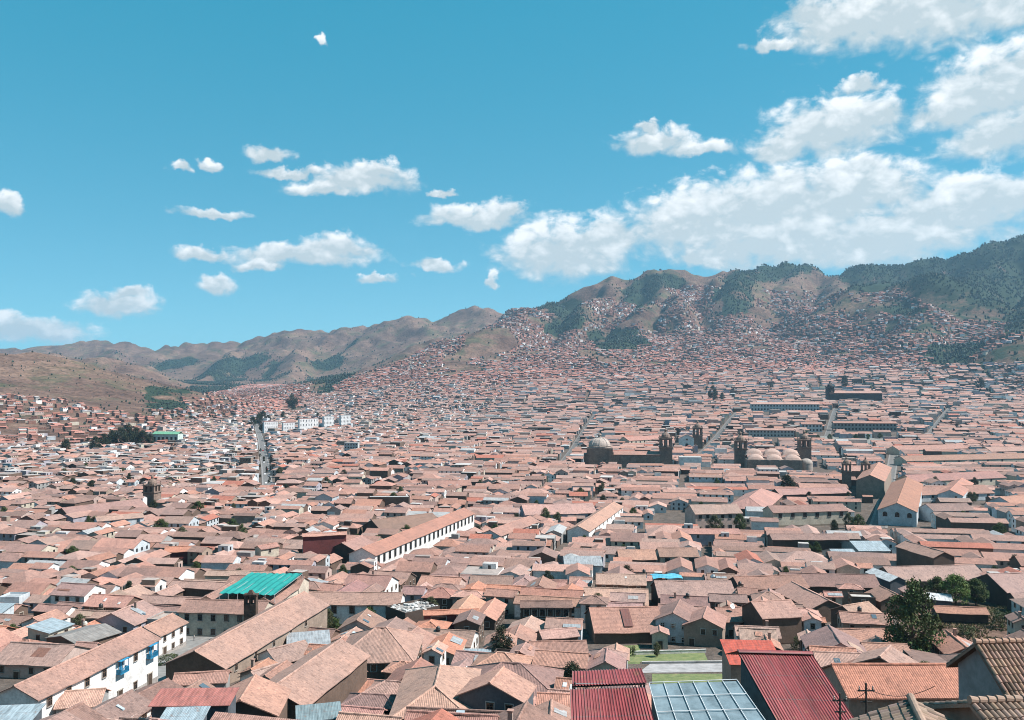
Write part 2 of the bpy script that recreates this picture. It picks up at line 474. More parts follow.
ROOFC = dict(o=(0.50, 0.235, 0.16), r=(0.42, 0.10, 0.085), red=(0.33, 0.055, 0.06), blue=(0.36, 0.445, 0.49), grey=(0.38, 0.41, 0.43), white=(0.66, 0.68, 0.69), dk=(0.24, 0.15, 0.125), pk=(0.46, 0.28, 0.23), tq=(0.015, 0.28, 0.25))
def roofcol():
    c = random.choice(ROOFS); k = random.uniform(0.80, 1.18)
    return (c[0] * k, c[1] * k * random.uniform(0.96, 1.04), c[2] * k * random.uniform(0.94, 1.06))

# ------------------------------------------------------------------ windows and doors
_wm = {}
def window_mesh(w, h, fr, arch=False):
    key = (round(w, 1), round(h, 1), fr, arch)
    if key in _wm: return _wm[key]
    b = MB(); fc = dict(wood=(0.13, 0.08, 0.05), white=(0.7, 0.7, 0.68), blue=(0.05, 0.27, 0.45), dark=(0.05, 0.045, 0.04))[fr]
    gl = (0.018, 0.022, 0.026)
    if arch:
        pts = [(-w / 2, 0)] + [(-w / 2 * math.cos(math.pi * k / 8), h - w / 2 + w / 2 * math.sin(math.pi * k / 8)) for k in range(9)] + [(w / 2, 0)]
        b.poly([(x, -0.03, z) for x, z in pts][::-1], 'glass', gl)
        for k in range(len(pts) - 1):
            (x0, z0), (x1, z1) = pts[k], pts[k + 1]
            b.tube((x0, -0.04, z0), (x1, -0.04, z1), 0.09, 0.09, 'plaster', (0.5, 0.46, 0.4), 4)
    else:
        b.poly([(-w / 2, -0.03, 0), (w / 2, -0.03, 0), (w / 2, -0.03, h), (-w / 2, -0.03, h)], 'glass', gl)
        b.box((0, -0.012, h / 2), (w + 0.46, 0.03, h + 0.46), 'plaster', (0.52, 0.50, 0.47))
        for x in (-w / 2, w / 2): b.box((x, -0.045, h / 2), (0.11, 0.1, h + 0.1), 'timber', fc)
        b.box((0, -0.04, h / 2), (0.06, 0.08, h), 'timber', fc)
        for z in (0, h * 0.62): b.box((0, -0.046, z), (w - 0.11, 0.085, 0.07), 'timber', fc)
        b.box((0, -0.06, h), (w + 0.24, 0.16, 0.13), 'timber', fc)
        b.box((0, -0.09, -0.11), (w + 0.3, 0.22, 0.1), 'plaster', (0.4, 0.38, 0.35))
    _wm[key] = b.data('window'); return _wm[key]
def door_mesh(w, h, colr):
    key = ('door', round(w, 1), round(h, 1), colr)
    if key in _wm: return _wm[key]
    b = MB(); c = dict(wood=(0.07, 0.045, 0.03), blue=(0.04, 0.22, 0.38), green=(0.03, 0.12, 0.08))[colr]
    for x in (-w / 4, w / 4): b.box((x, -0.03, h / 2), (w / 2 - 0.03, 0.06, h), 'timber', c)
    for x in (-w / 2 - 0.08, w / 2 + 0.08): b.box((x, -0.05, h / 2), (0.16, 0.12, h + 0.16), 'plaster', (0.45, 0.40, 0.34))
    b.box((0, -0.06, h + 0.1), (w + 0.5, 0.16, 0.2), 'plaster', (0.45, 0.40, 0.34))
    _wm[key] = b.data('door'); return _wm[key]
def balcony_mesh(colr):
    key = ('balc', colr)
    if key in _wm: return _wm[key]
    b = MB(); c = dict(blue=(0.02, 0.25, 0.45), wood=(0.10, 0.06, 0.04), pale=(0.45, 0.6, 0.68))[colr]
    b.box((0, -0.5, 0), (2.6, 1.0, 0.14), 'timber', c)
    b.box((0, -0.97, 1.0), (2.6, 0.08, 0.08), 'timber', c)
    for k in range(11): b.box((-1.25 + 0.25 * k, -0.97, 0.52), (0.09, 0.06, 0.9), 'timber', c)
    for x in (-1.27, 1.27): b.box((x, -0.5, 0.52), (0.06, 0.9, 0.9), 'timber', c)
    b.box((0, -0.5, 2.5), (2.8, 1.1, 0.1), 'timber', c)
    for x in (-1.2, 1.2): b.box((x, -0.93, 1.75), (0.1, 0.1, 1.42), 'timber', c)
    _wm[key] = b.data('balcony'); return _wm[key]

# ------------------------------------------------------------------ near houses
FRONT = []
HOUSES = []     # dicts with root, centre, half sizes, yaw: for spacing and for the labels
def barrel_slope(mb, r0, r1, e1, e0, t, cw=0.24, rh=0.40):
    """real barrel tiles laid on a slope"""
    r0, r1, e0, e1 = (np.array(p, float) for p in (r0, r1, e0, e1))
    L = max(np.linalg.norm(e1 - e0), np.linalg.norm(r1 - r0)); S = np.linalg.norm((e0 + e1) / 2 - (r0 + r1) / 2)
    nc, nr = max(2, int(L / cw)), max(2, int(S / rh)); sg = 6
    nrm = np.cross(e0 - r0, r1 - r0 if np.linalg.norm(r1 - r0) > 0.1 else e1 - e0); nrm = nrm / np.linalg.norm(nrm)
    if nrm[2] < 0: nrm = -nrm
    prof = [0.0, 0.05, 0.085, 0.10, 0.085, 0.05, 0.0]
    for j in range(nr):
        for c in range(nc):
            dj = random.uniform(-0.02, 0.02); dk = random.uniform(-0.04, 0.04)
            k = random.uniform(0.72, 1.22); tc = (t[0] * k, t[1] * k * random.uniform(0.95, 1.05), t[2] * k * random.uniform(0.92, 1.08))
            if random.random() < 0.08: tc = (tc[0] * 0.5, tc[1] * 0.5, tc[2] * 0.52)
            i0 = len(mb.v)
            for e, lift in ((0, 0.0), (1, 0.045)):
                b = min(1.0, max(0, (j + e + dk + (0.12 if e else 0)) / nr))
                for q in range(sg + 1):
                    a = (c + q / sg + dj) / nc
                    p = (r0 * (1 - a) + r1 * a) * (1 - b) + (e0 * (1 - a) + e1 * a) * b
                    mb.v.append(tuple(p + nrm * (prof[q] + lift + dj * 0.4)))
            for q in range(sg):
                mb.face((i0 + q, i0 + sg + 1 + q, i0 + sg + 2 + q, i0 + q + 1), 'barrel', tc, [(c, j)] * 4)
            mb.face([i0 + sg + 1 + q for q in range(sg + 1)], 'barrel', (tc[0] * 0.9, tc[1] * 0.9, tc[2] * 0.9))

def corr_slope(mb, r0, r1, e1, e0, t, cw=0.17, amp=0.035, m='sheet'):
    r0, r1, e0, e1 = (np.array(p, float) for p in (r0, r1, e0, e1))
    L = np.linalg.norm(e1 - e0); S = np.linalg.norm(e0 - r0); n = int(L / cw) * 6
    i0 = len(mb.v)
    for q in range(n + 1):
        a = q / n; h = amp * math.cos(2 * math.pi * q / 6)
        h = h if h > -amp * 0.4 else -amp * 0.4
        for b in (0, 1):
            p = (r0 * (1 - a) + r1 * a) * (1 - b) + (e0 * (1 - a) + e1 * a) * b
            mb.v.append((p[0], p[1], p[2] + h))
    for q in range(n):
        i = i0 + q * 2
        u0, u1 = q / n * L, (q + 1) / n * L
        mb.face((i, i + 1, i + 3, i + 2), m, t, [(u0, 0), (u0, S), (u1, S), (u1, 0)])

def make_range(root, o, yaw, L, W, eave, pitch, hip, wc, rc, roof='tile', seed=0.0, amp=0.10, low=3.5, fancy=None, gw=None):
    """one roofed range: a wall mesh and a roof mesh under the house's root"""
    tp = math.tan(pitch); hL, hW = L / 2, W / 2; rz = eave + hW * tp
    wb = MB()
    c4 = [(-hL, -hW), (hL, -hW), (hL, hW), (-hL, hW)]
    flat = roof in ('flat', 'mono')
    dz = W * math.tan(R(9)) if roof == 'mono' else 0
    zt = [eave, eave, eave + dz, eave + dz]
    for k in range(4):
        j = (k + 1) % 4
        a, b = c4[k], c4[j]
        pts = [(*a, -low), (*b, -low), (*b, zt[j]), (*a, zt[k])]
        if k in (1, 3) and not hip and not flat:
            pts = [(*a, -low), (*b, -low), (*b, eave), ((a[0] + b[0]) / 2, 0, rz - 0.05), (*a, eave)]
        wb.poly(pts, 'plaster', gw if (gw and k in (1, 3)) else wc)
    if low and not flat and random.random() < 0.5:   # painted plinth, a little proud of the wall
        pc = (wc[0] * 0.45, wc[1] * 0.42, wc[2] * 0.4)
        wb.box((0, -hW - 0.02, -low / 2 + 0.45), (L + 0.08, 0.05, low + 0.9), 'plaster', pc)
        wb.box((hL + 0.02, 0, -low / 2 + 0.45), (0.05, W, low + 0.9), 'plaster', pc)
    w = wb.build('wall', root)
    rb = MB(); oh, og, th = 0.55, 0.35, 0.16
    capc = tuple(min(0.62, x * 1.22) for x in rc)
    if roof == 'flat':
        rb.box((0, 0, eave - 0.28), (L - 0.36, W - 0.36, 0.1), 'plaster', rc)
        for (cx, cy, sx, sy) in ((0, -hW + 0.09, L - 0.02, 0.2), (0, hW - 0.09, L - 0.02, 0.2), (-hL + 0.09, 0, 0.2, W - 0.4), (hL - 0.09, 0, 0.2, W - 0.4)):
            rb.box((cx, cy, eave + 0.02), (sx, sy, 0.6), 'plaster', wc)
    elif roof == 'mono':
        s9 = math.tan(R(9)) 
        rb.slab((-hL - og, hW + oh, eave + dz + oh * s9 + 0.1), (hL + og, hW + oh, eave + dz + oh * s9 + 0.1), (hL + og, -hW - oh, eave - oh * s9 + 0.1), (-hL - og, -hW - oh, eave - oh * s9 + 0.1), 0.08, fancy or 'sheet', rc, 0.02, seed)
    else:
        ez = eave - oh * tp
        hx = min(hW, hL * 0.85) if hip else 0
        gx = hL + og if not hip else hL - hx
        ex = hL + og if not hip else hL + oh
        m = 'sheet' if roof == 'sheet' else 'tile'
        ra, rb_ = (-gx, 0, rz + 0.12), (gx, 0, rz + 0.12)
        e0, e1 = (-ex, -hW - oh, ez + 0.12), (ex, -hW - oh, ez + 0.12)
        f0, f1 = (-ex, hW + oh, ez + 0.12), (ex, hW + oh, ez + 0.12)
        a_ = amp if m == 'tile' else 0.015
        rb.slab(ra, rb_, e1, e0, th, m, rc, a_, seed)
        rb.slab(rb_, ra, f0, f1, th, m, rc, a_, seed + 2)
        if hip:
            rb.slab(rb_, rb_, f1, e1, th, m, rc, a_, seed + 3); rb.slab(ra, ra, e0, f0, th, m, rc, a_, seed + 4)
            if m == 'tile':
                for p, q in ((rb_, e1), (rb_, f1), (ra, e0), (ra, f0)): rb.cap(p, q, 0.42, 0.12, 'tile', capc)
        if fancy == 'barrel':
            A_, B_ = Vector(ra), Vector(rb_); nn = int((B_ - A_).length / .36)
            for q in range(nn):
                kk = random.uniform(.75, 1.1); p_, q_ = A_.lerp(B_, q / nn), A_.lerp(B_, (q + 1.15) / nn); p_.z += .12 + random.uniform(-.02, .02); q_.z += .08
                rb.tube(p_, q_, .16, .13, 'barrel', tuple(x * kk for x in capc), 10)
        elif m == 'tile': rb.cap(ra, rb_, 0.5, 0.16, 'tile', capc)
        if fancy == 'barrel':
            barrel_slope(rb, ra, rb_, e1, e0, rc); barrel_slope(rb, rb_, ra, f0, f1, rc)
        if fancy == 'corr':
            up = lambda p: (p[0], p[1], p[2] + 0.05)
            corr_slope(rb, up(ra), up(rb_), up(e1), up(e0), rc); corr_slope(rb, up(rb_), up(ra), up(f0), up(f1), rc)
    r_ = rb.build('roof', root)
    for p in (w, r_):
        if o != (0, 0) or yaw:
            p.location = (o[0], o[1], 0); p.rotation_euler = (0, 0, yaw)
    return w, r_

def add_openings(root, o, yaw, L, W, eave, base_yaw, centre, dens=1.0, frame='wood', rows=None, sides=None, wsize=(1.0, 1.3), arch=False, door='wood', spacing=3.4, balconies=None, maxn=9):
    """windows and doors on the walls one can see from the viewpoint"""
    for k, (nx, ny, ln) in enumerate(((0, -1, L), (1, 0, W), (0, 1, L), (-1, 0, W))):
        ang = base_yaw + yaw
        wx, wy = nx * math.cos(ang) - ny * math.sin(ang), nx * math.sin(ang) + ny * math.cos(ang)
        if sides is not None:
            if k not in sides: continue
        elif wx * -centre[0] + wy * -centre[1] < 0.15 * math.hypot(centre[0], centre[1]): continue
        n = min(maxn, int((ln - 1.2) / spacing * dens + random.random() * 0.6))
        if n < 1: continue
        two = rows if rows else (2 if eave > 4.8 else 1)
        dk = random.randrange(n) if door else -1
        for i in range(n):
            t = (i + 0.5) / n * (ln - 1.0) - (ln - 1.0) / 2
            half = (W if k in (0, 2) else L) / 2 + (0.05 if k < 2 else 0.002)
            lx, ly = (t, ny * half) if nx == 0 else (nx * half, t)
            wy_ = math.atan2(nx, -ny)
            px, py = o[0] + lx * math.cos(yaw) - ly * math.sin(yaw), o[1] + lx * math.sin(yaw) + ly * math.cos(yaw)
            for r in range(two):
                z0 = eave - 0.75 - wsize[1] if r == two - 1 else 0.9
                if r == 0 and (i == dk or (two == 2 and balconies and i % 2 == 0)):
                    link('door', door_mesh(1.3, min(2.3, eave - 0.8), door or 'wood'), root, (px, py, 0), yaw + wy_)
                else:
                    if r == two - 1 and balconies and i in balconies:
                        link('balcony', balcony_mesh('blue'), root, (px, py, z0 - 0.75), yaw + wy_)
                        link('door', door_mesh(1.1, 1.9, 'blue'), root, (px, py, z0 - 0.65), yaw + wy_)
                    else:
                        link('window', window_mesh(wsize[0], wsize[1], frame, arch), root, (px, py, z0), yaw + wy_)

def register(root, x, y, yaw, hl, hw, ref=None, z=None):
    HOUSES.append(dict(root=root, x=x, y=y, yaw=yaw, hl=hl, hw=hw, ref=ref, z=z if z is not None else root.location.z + 5))

def ridge_house(label, u0, v0, u1, v1, hr, W=None, ve=None, wall='a', roof=None, hip=False, ref=None, rtype='tile', pitch=24, win=True, name='house', cat='house', fancy=None, amp=0.10, front=0, group='tile roofed houses of the old town', gw=None, depth=None, gap=0.3, **kw):
    A = hit(u0, v0, hr, depth); B = hitz(u1, v1, A[2])
    if B[1] < 0 or B[1] > A[1] * 3: B = np.array([(u1 - 512) / F * A[1], A[1], A[2]])
    if u1 < u0: A, B = B, A
    d = B - A; yaw = math.atan2(d[1], d[0]); L = math.hypot(d[0], d[1])
    mid = (A + B) / 2; p = R(pitch); tp = math.tan(p)
    n = np.array([math.sin(yaw), -math.cos(yaw)])
    if W is None:
        for W in np.arange(3.0, 20, 0.25):
            e = mid[:2] + n * (W / 2 + 0.55)
            _, vv = project(e[0], e[1], mid[2] - (W / 2 + 0.55) * tp)
            if vv >= ve: break
    c = mid[:2].copy(); z0 = g1(*c)
    if rtype == 'mono':     # the given line is the upper edge
        c = c + n * (W / 2); z0 = g1(*c); eave = mid[2] - z0 - W * math.tan(R(9))
    elif rtype == 'flat':
        c = c + n * (W / 2); z0 = g1(*c); eave = mid[2] - z0
    else:
        eave = mid[2] - z0 - W / 2 * tp
    eave = max(eave, 2.2)
    if hip: L += min(W, L) * 0.75
    root = thing(name, label, cat, (c[0], c[1], z0), yaw, group)
    rc = ROOFC[roof] if roof in ROOFC else (roof if roof else roofcol())
    wc = WALL[wall]
    make_range(root, (0, 0), 0, L, W, eave, p, hip, wc, rc, rtype, random.random() * 9, amp, 4.0, fancy, WALL[gw] if gw else None)
    if win: add_openings(root, (0, 0), 0, L, W, eave, yaw, c, **kw)
    if front:
        FRONT.append((c[0] + n[0] * (W / 2 + front / 2), c[1] + n[1] * (W / 2 + front / 2), yaw, L / 2 - 1, front / 2))
    register(root, c[0], c[1], yaw, L / 2 + 0.3, W / 2 + gap, ref, z0 + eave)
    return root, dict(L=L, W=W, eave=eave, yaw=yaw, c=c, z0=z0)

# ------------------------------------------------------------------ hand-placed buildings
RH = ridge_house
EXCL = []      # extra rectangles that stay free of filler houses: (x, y, yaw, hl, hw)
def excl_px(u0, v0, u1, v1, half):
    a, b = hit(u0, v0), hit(u1, v1)
    n = max(1, int(np.hypot(*(b - a)[:2]) / 40))
    for k in range(n):
        p, q = a + (b - a) * k / n, a + (b - a) * (k + 1) / n
        d = q - p
        EXCL.append(((p[0] + q[0]) / 2, (p[1] + q[1]) / 2, math.atan2(d[1], d[0]), np.hypot(d[0], d[1]) / 2, half))

# plaza street, left
root, q = RH('long white house with blue balconies along the sloping plaza street', 15, 686, 140, 628, 7.5, W=8.5, wall='w', ref='blue-balconied white house', rows=2, wsize=(1.0, 1.4), frame='wood', spacing=4.6, balconies=(4, 6, 9), sides=(0,), maxn=14)
RH('short white house with dark doorways at the upper end of the plaza street', 144, 627, 172, 614, 7.2, W=8.5, wall='w', rows=2, spacing=4.0, sides=(0, 1), ref='short white plaza house')
# courtyard building under the turquoise cover
excl_px(880, 532, 930, 531, 10); excl_px(848, 516, 876, 514, 8)
A = hit(187, 599, 9.5); B = hitz(268, 601, A[2]); d = B - A; yaw = math.atan2(d[1], d[0]); L = np.hypot(d[0], d[1]); cc = (A + B) / 2
z0 = g1(cc[0], cc[1])
root = thing('courtyard_building', 'big cream courtyard building under a bright turquoise roof cover', 'building', (cc[0], cc[1], z0), yaw, 'tile roofed houses of the old town')
rc = roofcol(); cream = (0.62, 0.55, 0.45)
make_range(root, (0, 0), 0, L, 9.5, 7.2, R(24), False, cream, rc, seed=1)
add_openings(root, (0, 0), 0, L, 9.5, 7.2, yaw, cc, rows=2, spacing=3.4, sides=(0,), wsize=(1.2, 1.6))
DP = 30
make_range(root, (-L / 2 + 3.4, DP / 2), R(90), DP - 10.5, 6.8, 7.4, R(24), False, cream, rc, seed=2)
make_range(root, (L / 2 - 3.4, DP / 2), R(90), DP - 10.5, 6.8, 7.4, R(24), False, cream, rc, seed=3)
make_range(root, (0, DP), 0, L, 9.5, 7.2, R(24), False, cream, rc, seed=4)
cb = MB(); w0, w1, y0, y1 = -L / 2 + 7.2, L / 2 - 0.2, 5.2, DP - 1.0
n = 16
for i in range(n):
    for j in range(6):
        f = lambda a, b: (w0 + (w1 - w0) * a, y0 + (y1 - y0) * b, 10.0 + 1.6 * (b - 0) * 0.5 - 0.25 * abs(math.sin(a * n * math.pi / 2)) + 0.12 * math.sin(b * 9 + a * 5))
        P = [f(i / n, j / 6), f((i + 1) / n, j / 6), f((i + 1) / n, (j + 1) / 6), f(i / n, (j + 1) / 6)]
        cb.poly(P, 'tarp', ROOFC['tq']); cb.poly([(x, y, z - 0.06) for x, y, z in P[::-1]], 'tarp', ROOFC['tq'])
cb.build('roof_cover', root)
sb = MB()
for a in np.linspace(w0, w1, 7):
    for b in (y0, y1): sb.tube((a, b, 4.5), (a, b, 9.9 + (0.8 if b == y1 else 0)), 0.12, 0.12, 'metal', (0.3, 0.32, 0.33), 6)
    sb.tube((a, y0, 9.8), (a, y1, 10.5), 0.1, 0.1, 'metal', (0.3, 0.32, 0.33), 6)
sb.build('cover_frame', root)
co, si = math.cos(yaw), math.sin(yaw)
register(root, cc[0] - si * DP / 2, cc[1] + co * DP / 2, yaw, L / 2 + 1, DP / 2 + 5.5, 'turquoise-roofed courtyard building')
HOUSES[-1]['px'] = (232, 600)
# brick belfry at its corner
p = np.array([cc[0] + math.cos(yaw) * (L / 2 - 1.5) + math.sin(yaw) * 8.5, cc[1] + math.sin(yaw) * (L / 2 - 1.5) - math.cos(yaw) * 8.5 + 3, 0.0]); p[2] = g1(p[0], p[1] - 3) + 1.6
root = thing('bell_gable', 'dark adobe bell gable with two arched openings beside the turquoise roof', 'bell gable', (p[0], p[1] - 3, p[2]), yaw)
tb = MB(); dk = (0.10, 0.065, 0.05)
tb.box((0, 0, 2.5), (3.4, 1.6, 12), 'stone', dk)
for x in (-1.45, 0, 1.45): tb.box((x, 0, 9.6), (0.5, 1.5, 2.2), 'stone', dk)
tb.box((0, 0, 10.95), (3.8, 1.8, 0.5), 'stone', dk); tb.box((0, 0, 11.7), (1.8, 1.4, 1.0), 'stone', dk, 0, 0.4)
tb.build('wall', root)
EXCL.append((p[0], p[1] - 3, 0, 3, 2))
# nave and its wing
RH('long adobe hall with a huge tan roof and a curved gable front on the plaza', 195, 651, 304, 592, 7.2, W=14, wall='t', roof=(0.41, 0.262, 0.213), ref='long plaza hall', gw='a', rows=1, spacing=9, sides=(0,), name='church_hall', cat='church')
RH('tan-roofed wing with a pale two-storey front and four dark windows', 310, 592, 402, 593, 9.0, front=13, ve=605, wall='w', roof=(0.41, 0.262, 0.213), ref='pale two-storey wing', rows=2, spacing=5, sides=(0,), wsize=(1.4, 2.0))
RH('low plastered house with a bare grey front below the curved gable', 176, 674, 228, 671, 5.4, W=5, wall='g', ref='bare grey-fronted house', win=False)
RH('flat red metal-roofed house with slate walls near the bottom left', 162, 691, 236, 690, 6.0, W=3.6, wall='s', roof=(0.46, 0.17, 0.14), rtype='mono', ref='flat red-roofed slate house', win=False, depth=118)
RH('small shed with a light blue slatted awning below the flat red roof', 168, 710, 207, 709, 4.6, W=2.4, wall='s', roof='blue', rtype='mono', win=False, depth=110, name='shed', cat='shed', group=None)
RH('small grey house with a bare side wall at the lower end of the plaza street', 62, 692, 104, 689, 5.5, W=6.5, wall='g', ref='small grey house', win=False)
RH('house with a light blue corrugated roof in the bottom left corner', -6, 708, 42, 706, 4.5, W=6.5, wall='s', roof='blue', rtype='mono', ref='light blue corrugated roof', win=False, depth=122)
RH('house with a weathered grey sheet roof among tan roofs left of the plaza street', 62, 636, 104, 624, 6, W=12, wall='a', roof=(0.30, 0.28, 0.26), rtype='sheet', ref='weathered grey sheet roof', pitch=12, win=False)
RH('small adobe house with a white right-hand gable beside a green bush', 40, 604, 72, 606, 6, ve=612, wall='a', gw='w', win=False)
RH('light grey-blue shed with a flat top at the left edge', 10, 593, 30, 593, 5.5, W=6, wall='b', rtype='flat', roof='grey', win=False, name='shed', cat='shed', group=None)
RH('pale blue sheet-roofed house cut by the left edge', -4, 604, 14, 604, 5.5, W=9, wall='b', roof='blue', rtype='mono', ref='pale blue sheet-roofed house', win=False)
# bottom centre
RH('flat-topped house with maroon front and orange tiled cornice', 424, 611, 478, 609, 7.2, W=3.2, wall='m', roof='o', rtype='tile', ref='maroon-fronted house', rows=1, spacing=7, wsize=(4, 0.9), frame='dark', sides=(0,), door=None, pitch=20)
root, q = RH('house whose unfinished flat roof terrace is heaped with white rubble', 386, 607, 420, 600, 6.5, W=10, wall='d', rtype='flat', roof=(0.36, 0.33, 0.31), ref='rubble-strewn roof terrace', win=False)
b = MB()
for k in range(260):
    x, y = random.uniform(-.46, .46) * q['L'], random.uniform(-.46, .46) * q['W']
    if math.sin(x * 1.3) + math.cos(y * 1.7 + x) < -.3: continue
    g_ = random.choice((.75, .6, .35, .8)); s_ = random.uniform(.2, .75)
    b.box((x, y, q['eave'] - .2 + s_ * .25), (s_ * random.uniform(.7, 1.6), s_, s_ * random.uniform(.4, 1.1)), 'plaster', (g_, g_ * .98, g_ * .95), random.uniform(0, 3))
tag(b.build('rubble', root), kind='stuff')
RH('big hip-roofed house with broad tan slopes in the lower middle', 360, 628, 402, 628, 8.0, W=19, hip=True, wall='a', ref='big hip-roofed house', roof=(0.41, 0.262, 0.213), depth=188)
RH('long tan-roofed range running down from the big hip roof', 340, 640, 272, 688, 6.0, W=11, wall='a', roof=(0.41, 0.262, 0.213), depth=160, win=False)
RH('house with a pale grey-blue sheet roof between the hall and the big hip roof', 288, 634, 328, 631, 6, W=9, wall='w', roof='grey', rtype='mono', win=False, ref='grey-blue sheet roof')
RH('white-gabled tan-roofed house below the long plaza hall', 268, 650, 304, 641, 6, W=9, wall='a', gw='w', win=False)
RH('low white-gabled house next to the bottom tiled roofs', 252, 672, 278, 664, 5, W=8, wall='a', gw='w', win=False)
RH('hip-roofed house with pink tan slopes and a crisp white ridge', 441, 663, 434, 690, 8.0, W=12, hip=True, wall='a', ref='crisp-ridged hip house', depth=142, roof=(0.47, 0.30, 0.235))
RH('gabled house with pale blue balcony railings at the bottom', 490, 683, 503, 668, 7.0, W=10, wall='s', depth=128, ref='pale-railed gabled house', roof=(0.47, 0.28, 0.22), sides=(3,), rows=1, spacing=2.6)
RH('small square house with an orange flat-looking roof', 350, 682, 373, 682, 5.5, W=5, wall='t', roof='o', rtype='mono', win=False, ref='small orange-roofed house')
RH('shed with a blue sheet-metal roof beside the dark green tree', 466, 650, 490, 650, 4.5, W=5, wall='g', roof='blue', rtype='mono', win=False, name='shed', cat='shed', group=None, ref='blue sheet-metal shed')
RH('house under patched turquoise-grey metal sheets at the bottom', 298, 708, 338, 704, 6, W=3.2, wall='s', roof=(0.22, 0.29, 0.31), rtype='mono', win=False, depth=116)
RH('narrow brown-roofed house running toward the viewer at the bottom left', 255, 676, 240, 700, 6, W=10, wall='a', win=False, depth=132)
# centre right
RH('long-roofed house with a row of dark arches facing the viewer', 655, 581, 730, 581, 8.0, ve=598, wall='d', ref='arcaded house', rows=1, spacing=2.3, wsize=(1.5, 2.6), arch=True, door=None, sides=(0,), maxn=9)  # open arches as dark glass panels: the recess shade is in the colour
RH('tiled house right of the arcade with a dark open loggia', 734, 577, 800, 575, 7.8, ve=589, wall='d', rows=1, spacing=3, sides=(0,), wsize=(1.8, 1.9), frame='dark')
root, q = RH('broad tan-roofed house with a brown patch in its roof and adobe wall to the garden', 590, 608, 657, 607, 8.0, ve=633, wall='a', ref='broad garden house', win=False)
pb = MB(); k = math.tan(R(24)); yy = -q['W'] * 0.33
rz = q['eave'] + q['W'] / 2 * k
pb.slab((-1.2, -0.9, rz - 0.9 * k + 0.36), (1.2, -0.9, rz - 0.9 * k + 0.36), (1.2, -q['W'] * .42, rz - q['W'] * .42 * k + 0.36), (-1.2, -q['W'] * .42, rz - q['W'] * .42 * k + 0.36), 0.1, 'sheet', (0.20, 0.07, 0.055))
pb.build('roof_patch', root)
RH('blue-grey gabled house with two dark windows beside the lawn', 673, 613, 680, 600, 8.0, W=9.5, wall='b', ref='blue-grey gabled house', rows=2, spacing=2.8, sides=(3,), frame='white')
RH('small house with a pyramid-like roof and porch at the head of the lawn', 703, 618, 707, 607, 7.5, W=10, hip=False, wall='t', ref='porch house', rows=1, spacing=3, sides=(3,))
root, q = RH('tiled house with a grey wall, one dark window and a white satellite dish', 716, 608, 742, 607, 7.0, ve=622, wall='g', ref='dish-topped grey house', rows=1, spacing=4.5, sides=(0,), wsize=(1.6, 2.0))
RH('tall adobe house with a smooth pink roof and blank brown front', 752, 602, 790, 600, 10.5, W=12, wall='a', roof='pk', win=False, ref='pink-roofed adobe house', gw='d')
RH('broad low house with double tan roofs left of the lawn', 530, 642, 585, 641, 6.5, ve=661, wall='a', ref='double-roofed low house', win=False)
RH('gabled house stepping up behind the double-roofed low house', 540, 631, 575, 628, 7, ve=638, wall='a', win=False)
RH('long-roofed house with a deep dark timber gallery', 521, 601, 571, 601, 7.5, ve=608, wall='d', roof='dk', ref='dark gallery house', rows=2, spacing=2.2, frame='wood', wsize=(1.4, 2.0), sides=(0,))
RH('house with a bright red-orange awning roof above the lawn', 722, 641, 770, 642, 5.2, W=9, wall='t', roof=(0.55, 0.10, 0.06), rtype='mono', ref='red awning house', win=False, depth=165)
# right
root, q = RH('tiled house with a band of blue-white glazing under its eave', 822, 629, 892, 629, 6.5, ve=651, wall='d', ref='glazed-eave house', win=False, roof=(0.45, 0.25, 0.19))
gb = MB()
for k in range(11):
    x = -q['L'] / 2 + 0.8 + k * (q['L'] - 1.6) / 10
    gb.box((x, -q['W'] / 2 - 0.42, q['eave'] - 0.95), (0.16, 0.1, 1.1), 'timber', (0.5, 0.55, 0.58))
    if k < 10: gb.box((x + (q['L'] - 1.6) / 20, -q['W'] / 2 - 0.36, q['eave'] - 0.95), ((q['L'] - 1.6) / 10 - 0.17, 0.05, 1.0), 'glass', (0.25, 0.36, 0.45))
gb.build('glazing', root)
RH('wide house under fresh orange-red tiles in the lower right', 834, 665, 955, 665, 7.0, ve=699, wall='t', roof=(0.46, 0.205, 0.14), ref='orange-tiled house', win=False, depth=106, amp=0.04)
RH('small tan-gabled house poking up behind the orange-tiled house', 880, 657, 890, 647, 6.0, W=7, wall='a', win=False, depth=118)
RH('near grey-gabled house with a ribbed brown tile roof at the right edge', 981, 646, 1062, 644, 9.0, W=4.0, wall='g', roof=(0.33, 0.21, 0.155), ref='grey-gabled tile-ribbed house', depth=44, win=False, fancy='barrel', amp=0.0, pitch=37)
RH('nearest house with weathered barrel tiles and a jagged ridge, bottom right', 912, 706, 938, 760, 6.0, W=6.4, wall='t', roof=(0.34, 0.245, 0.19), depth=34, win=False, fancy='barrel', amp=0.0, pitch=26, ref='jagged barrel-tiled roof')
RH('house with a dusty flat-ridged barrel-tiled roof at the very bottom right', 978, 706, 1100, 702, 6.0, W=6, wall='t', roof=(0.36, 0.25, 0.19), depth=33, win=False, fancy='barrel', amp=0.0, pitch=22)
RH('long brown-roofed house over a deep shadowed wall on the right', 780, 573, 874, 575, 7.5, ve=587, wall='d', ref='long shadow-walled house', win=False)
RH('gabled pink-tan house right of the pink-roofed adobe house', 792, 582, 828, 600, 8.0, W=11, wall='a', roof='pk', win=False)
RH('adobe gabled house left of the tall round tree', 843, 606, 868, 602, 7, W=9, wall='d', roof=(0.46, 0.30, 0.23), win=False, ref='gabled house by the tall tree')
RH('long tan-roofed house behind the tall round tree', 884, 567, 974, 565, 7.5, ve=581, wall='a', win=False, ref='long house behind the tree')
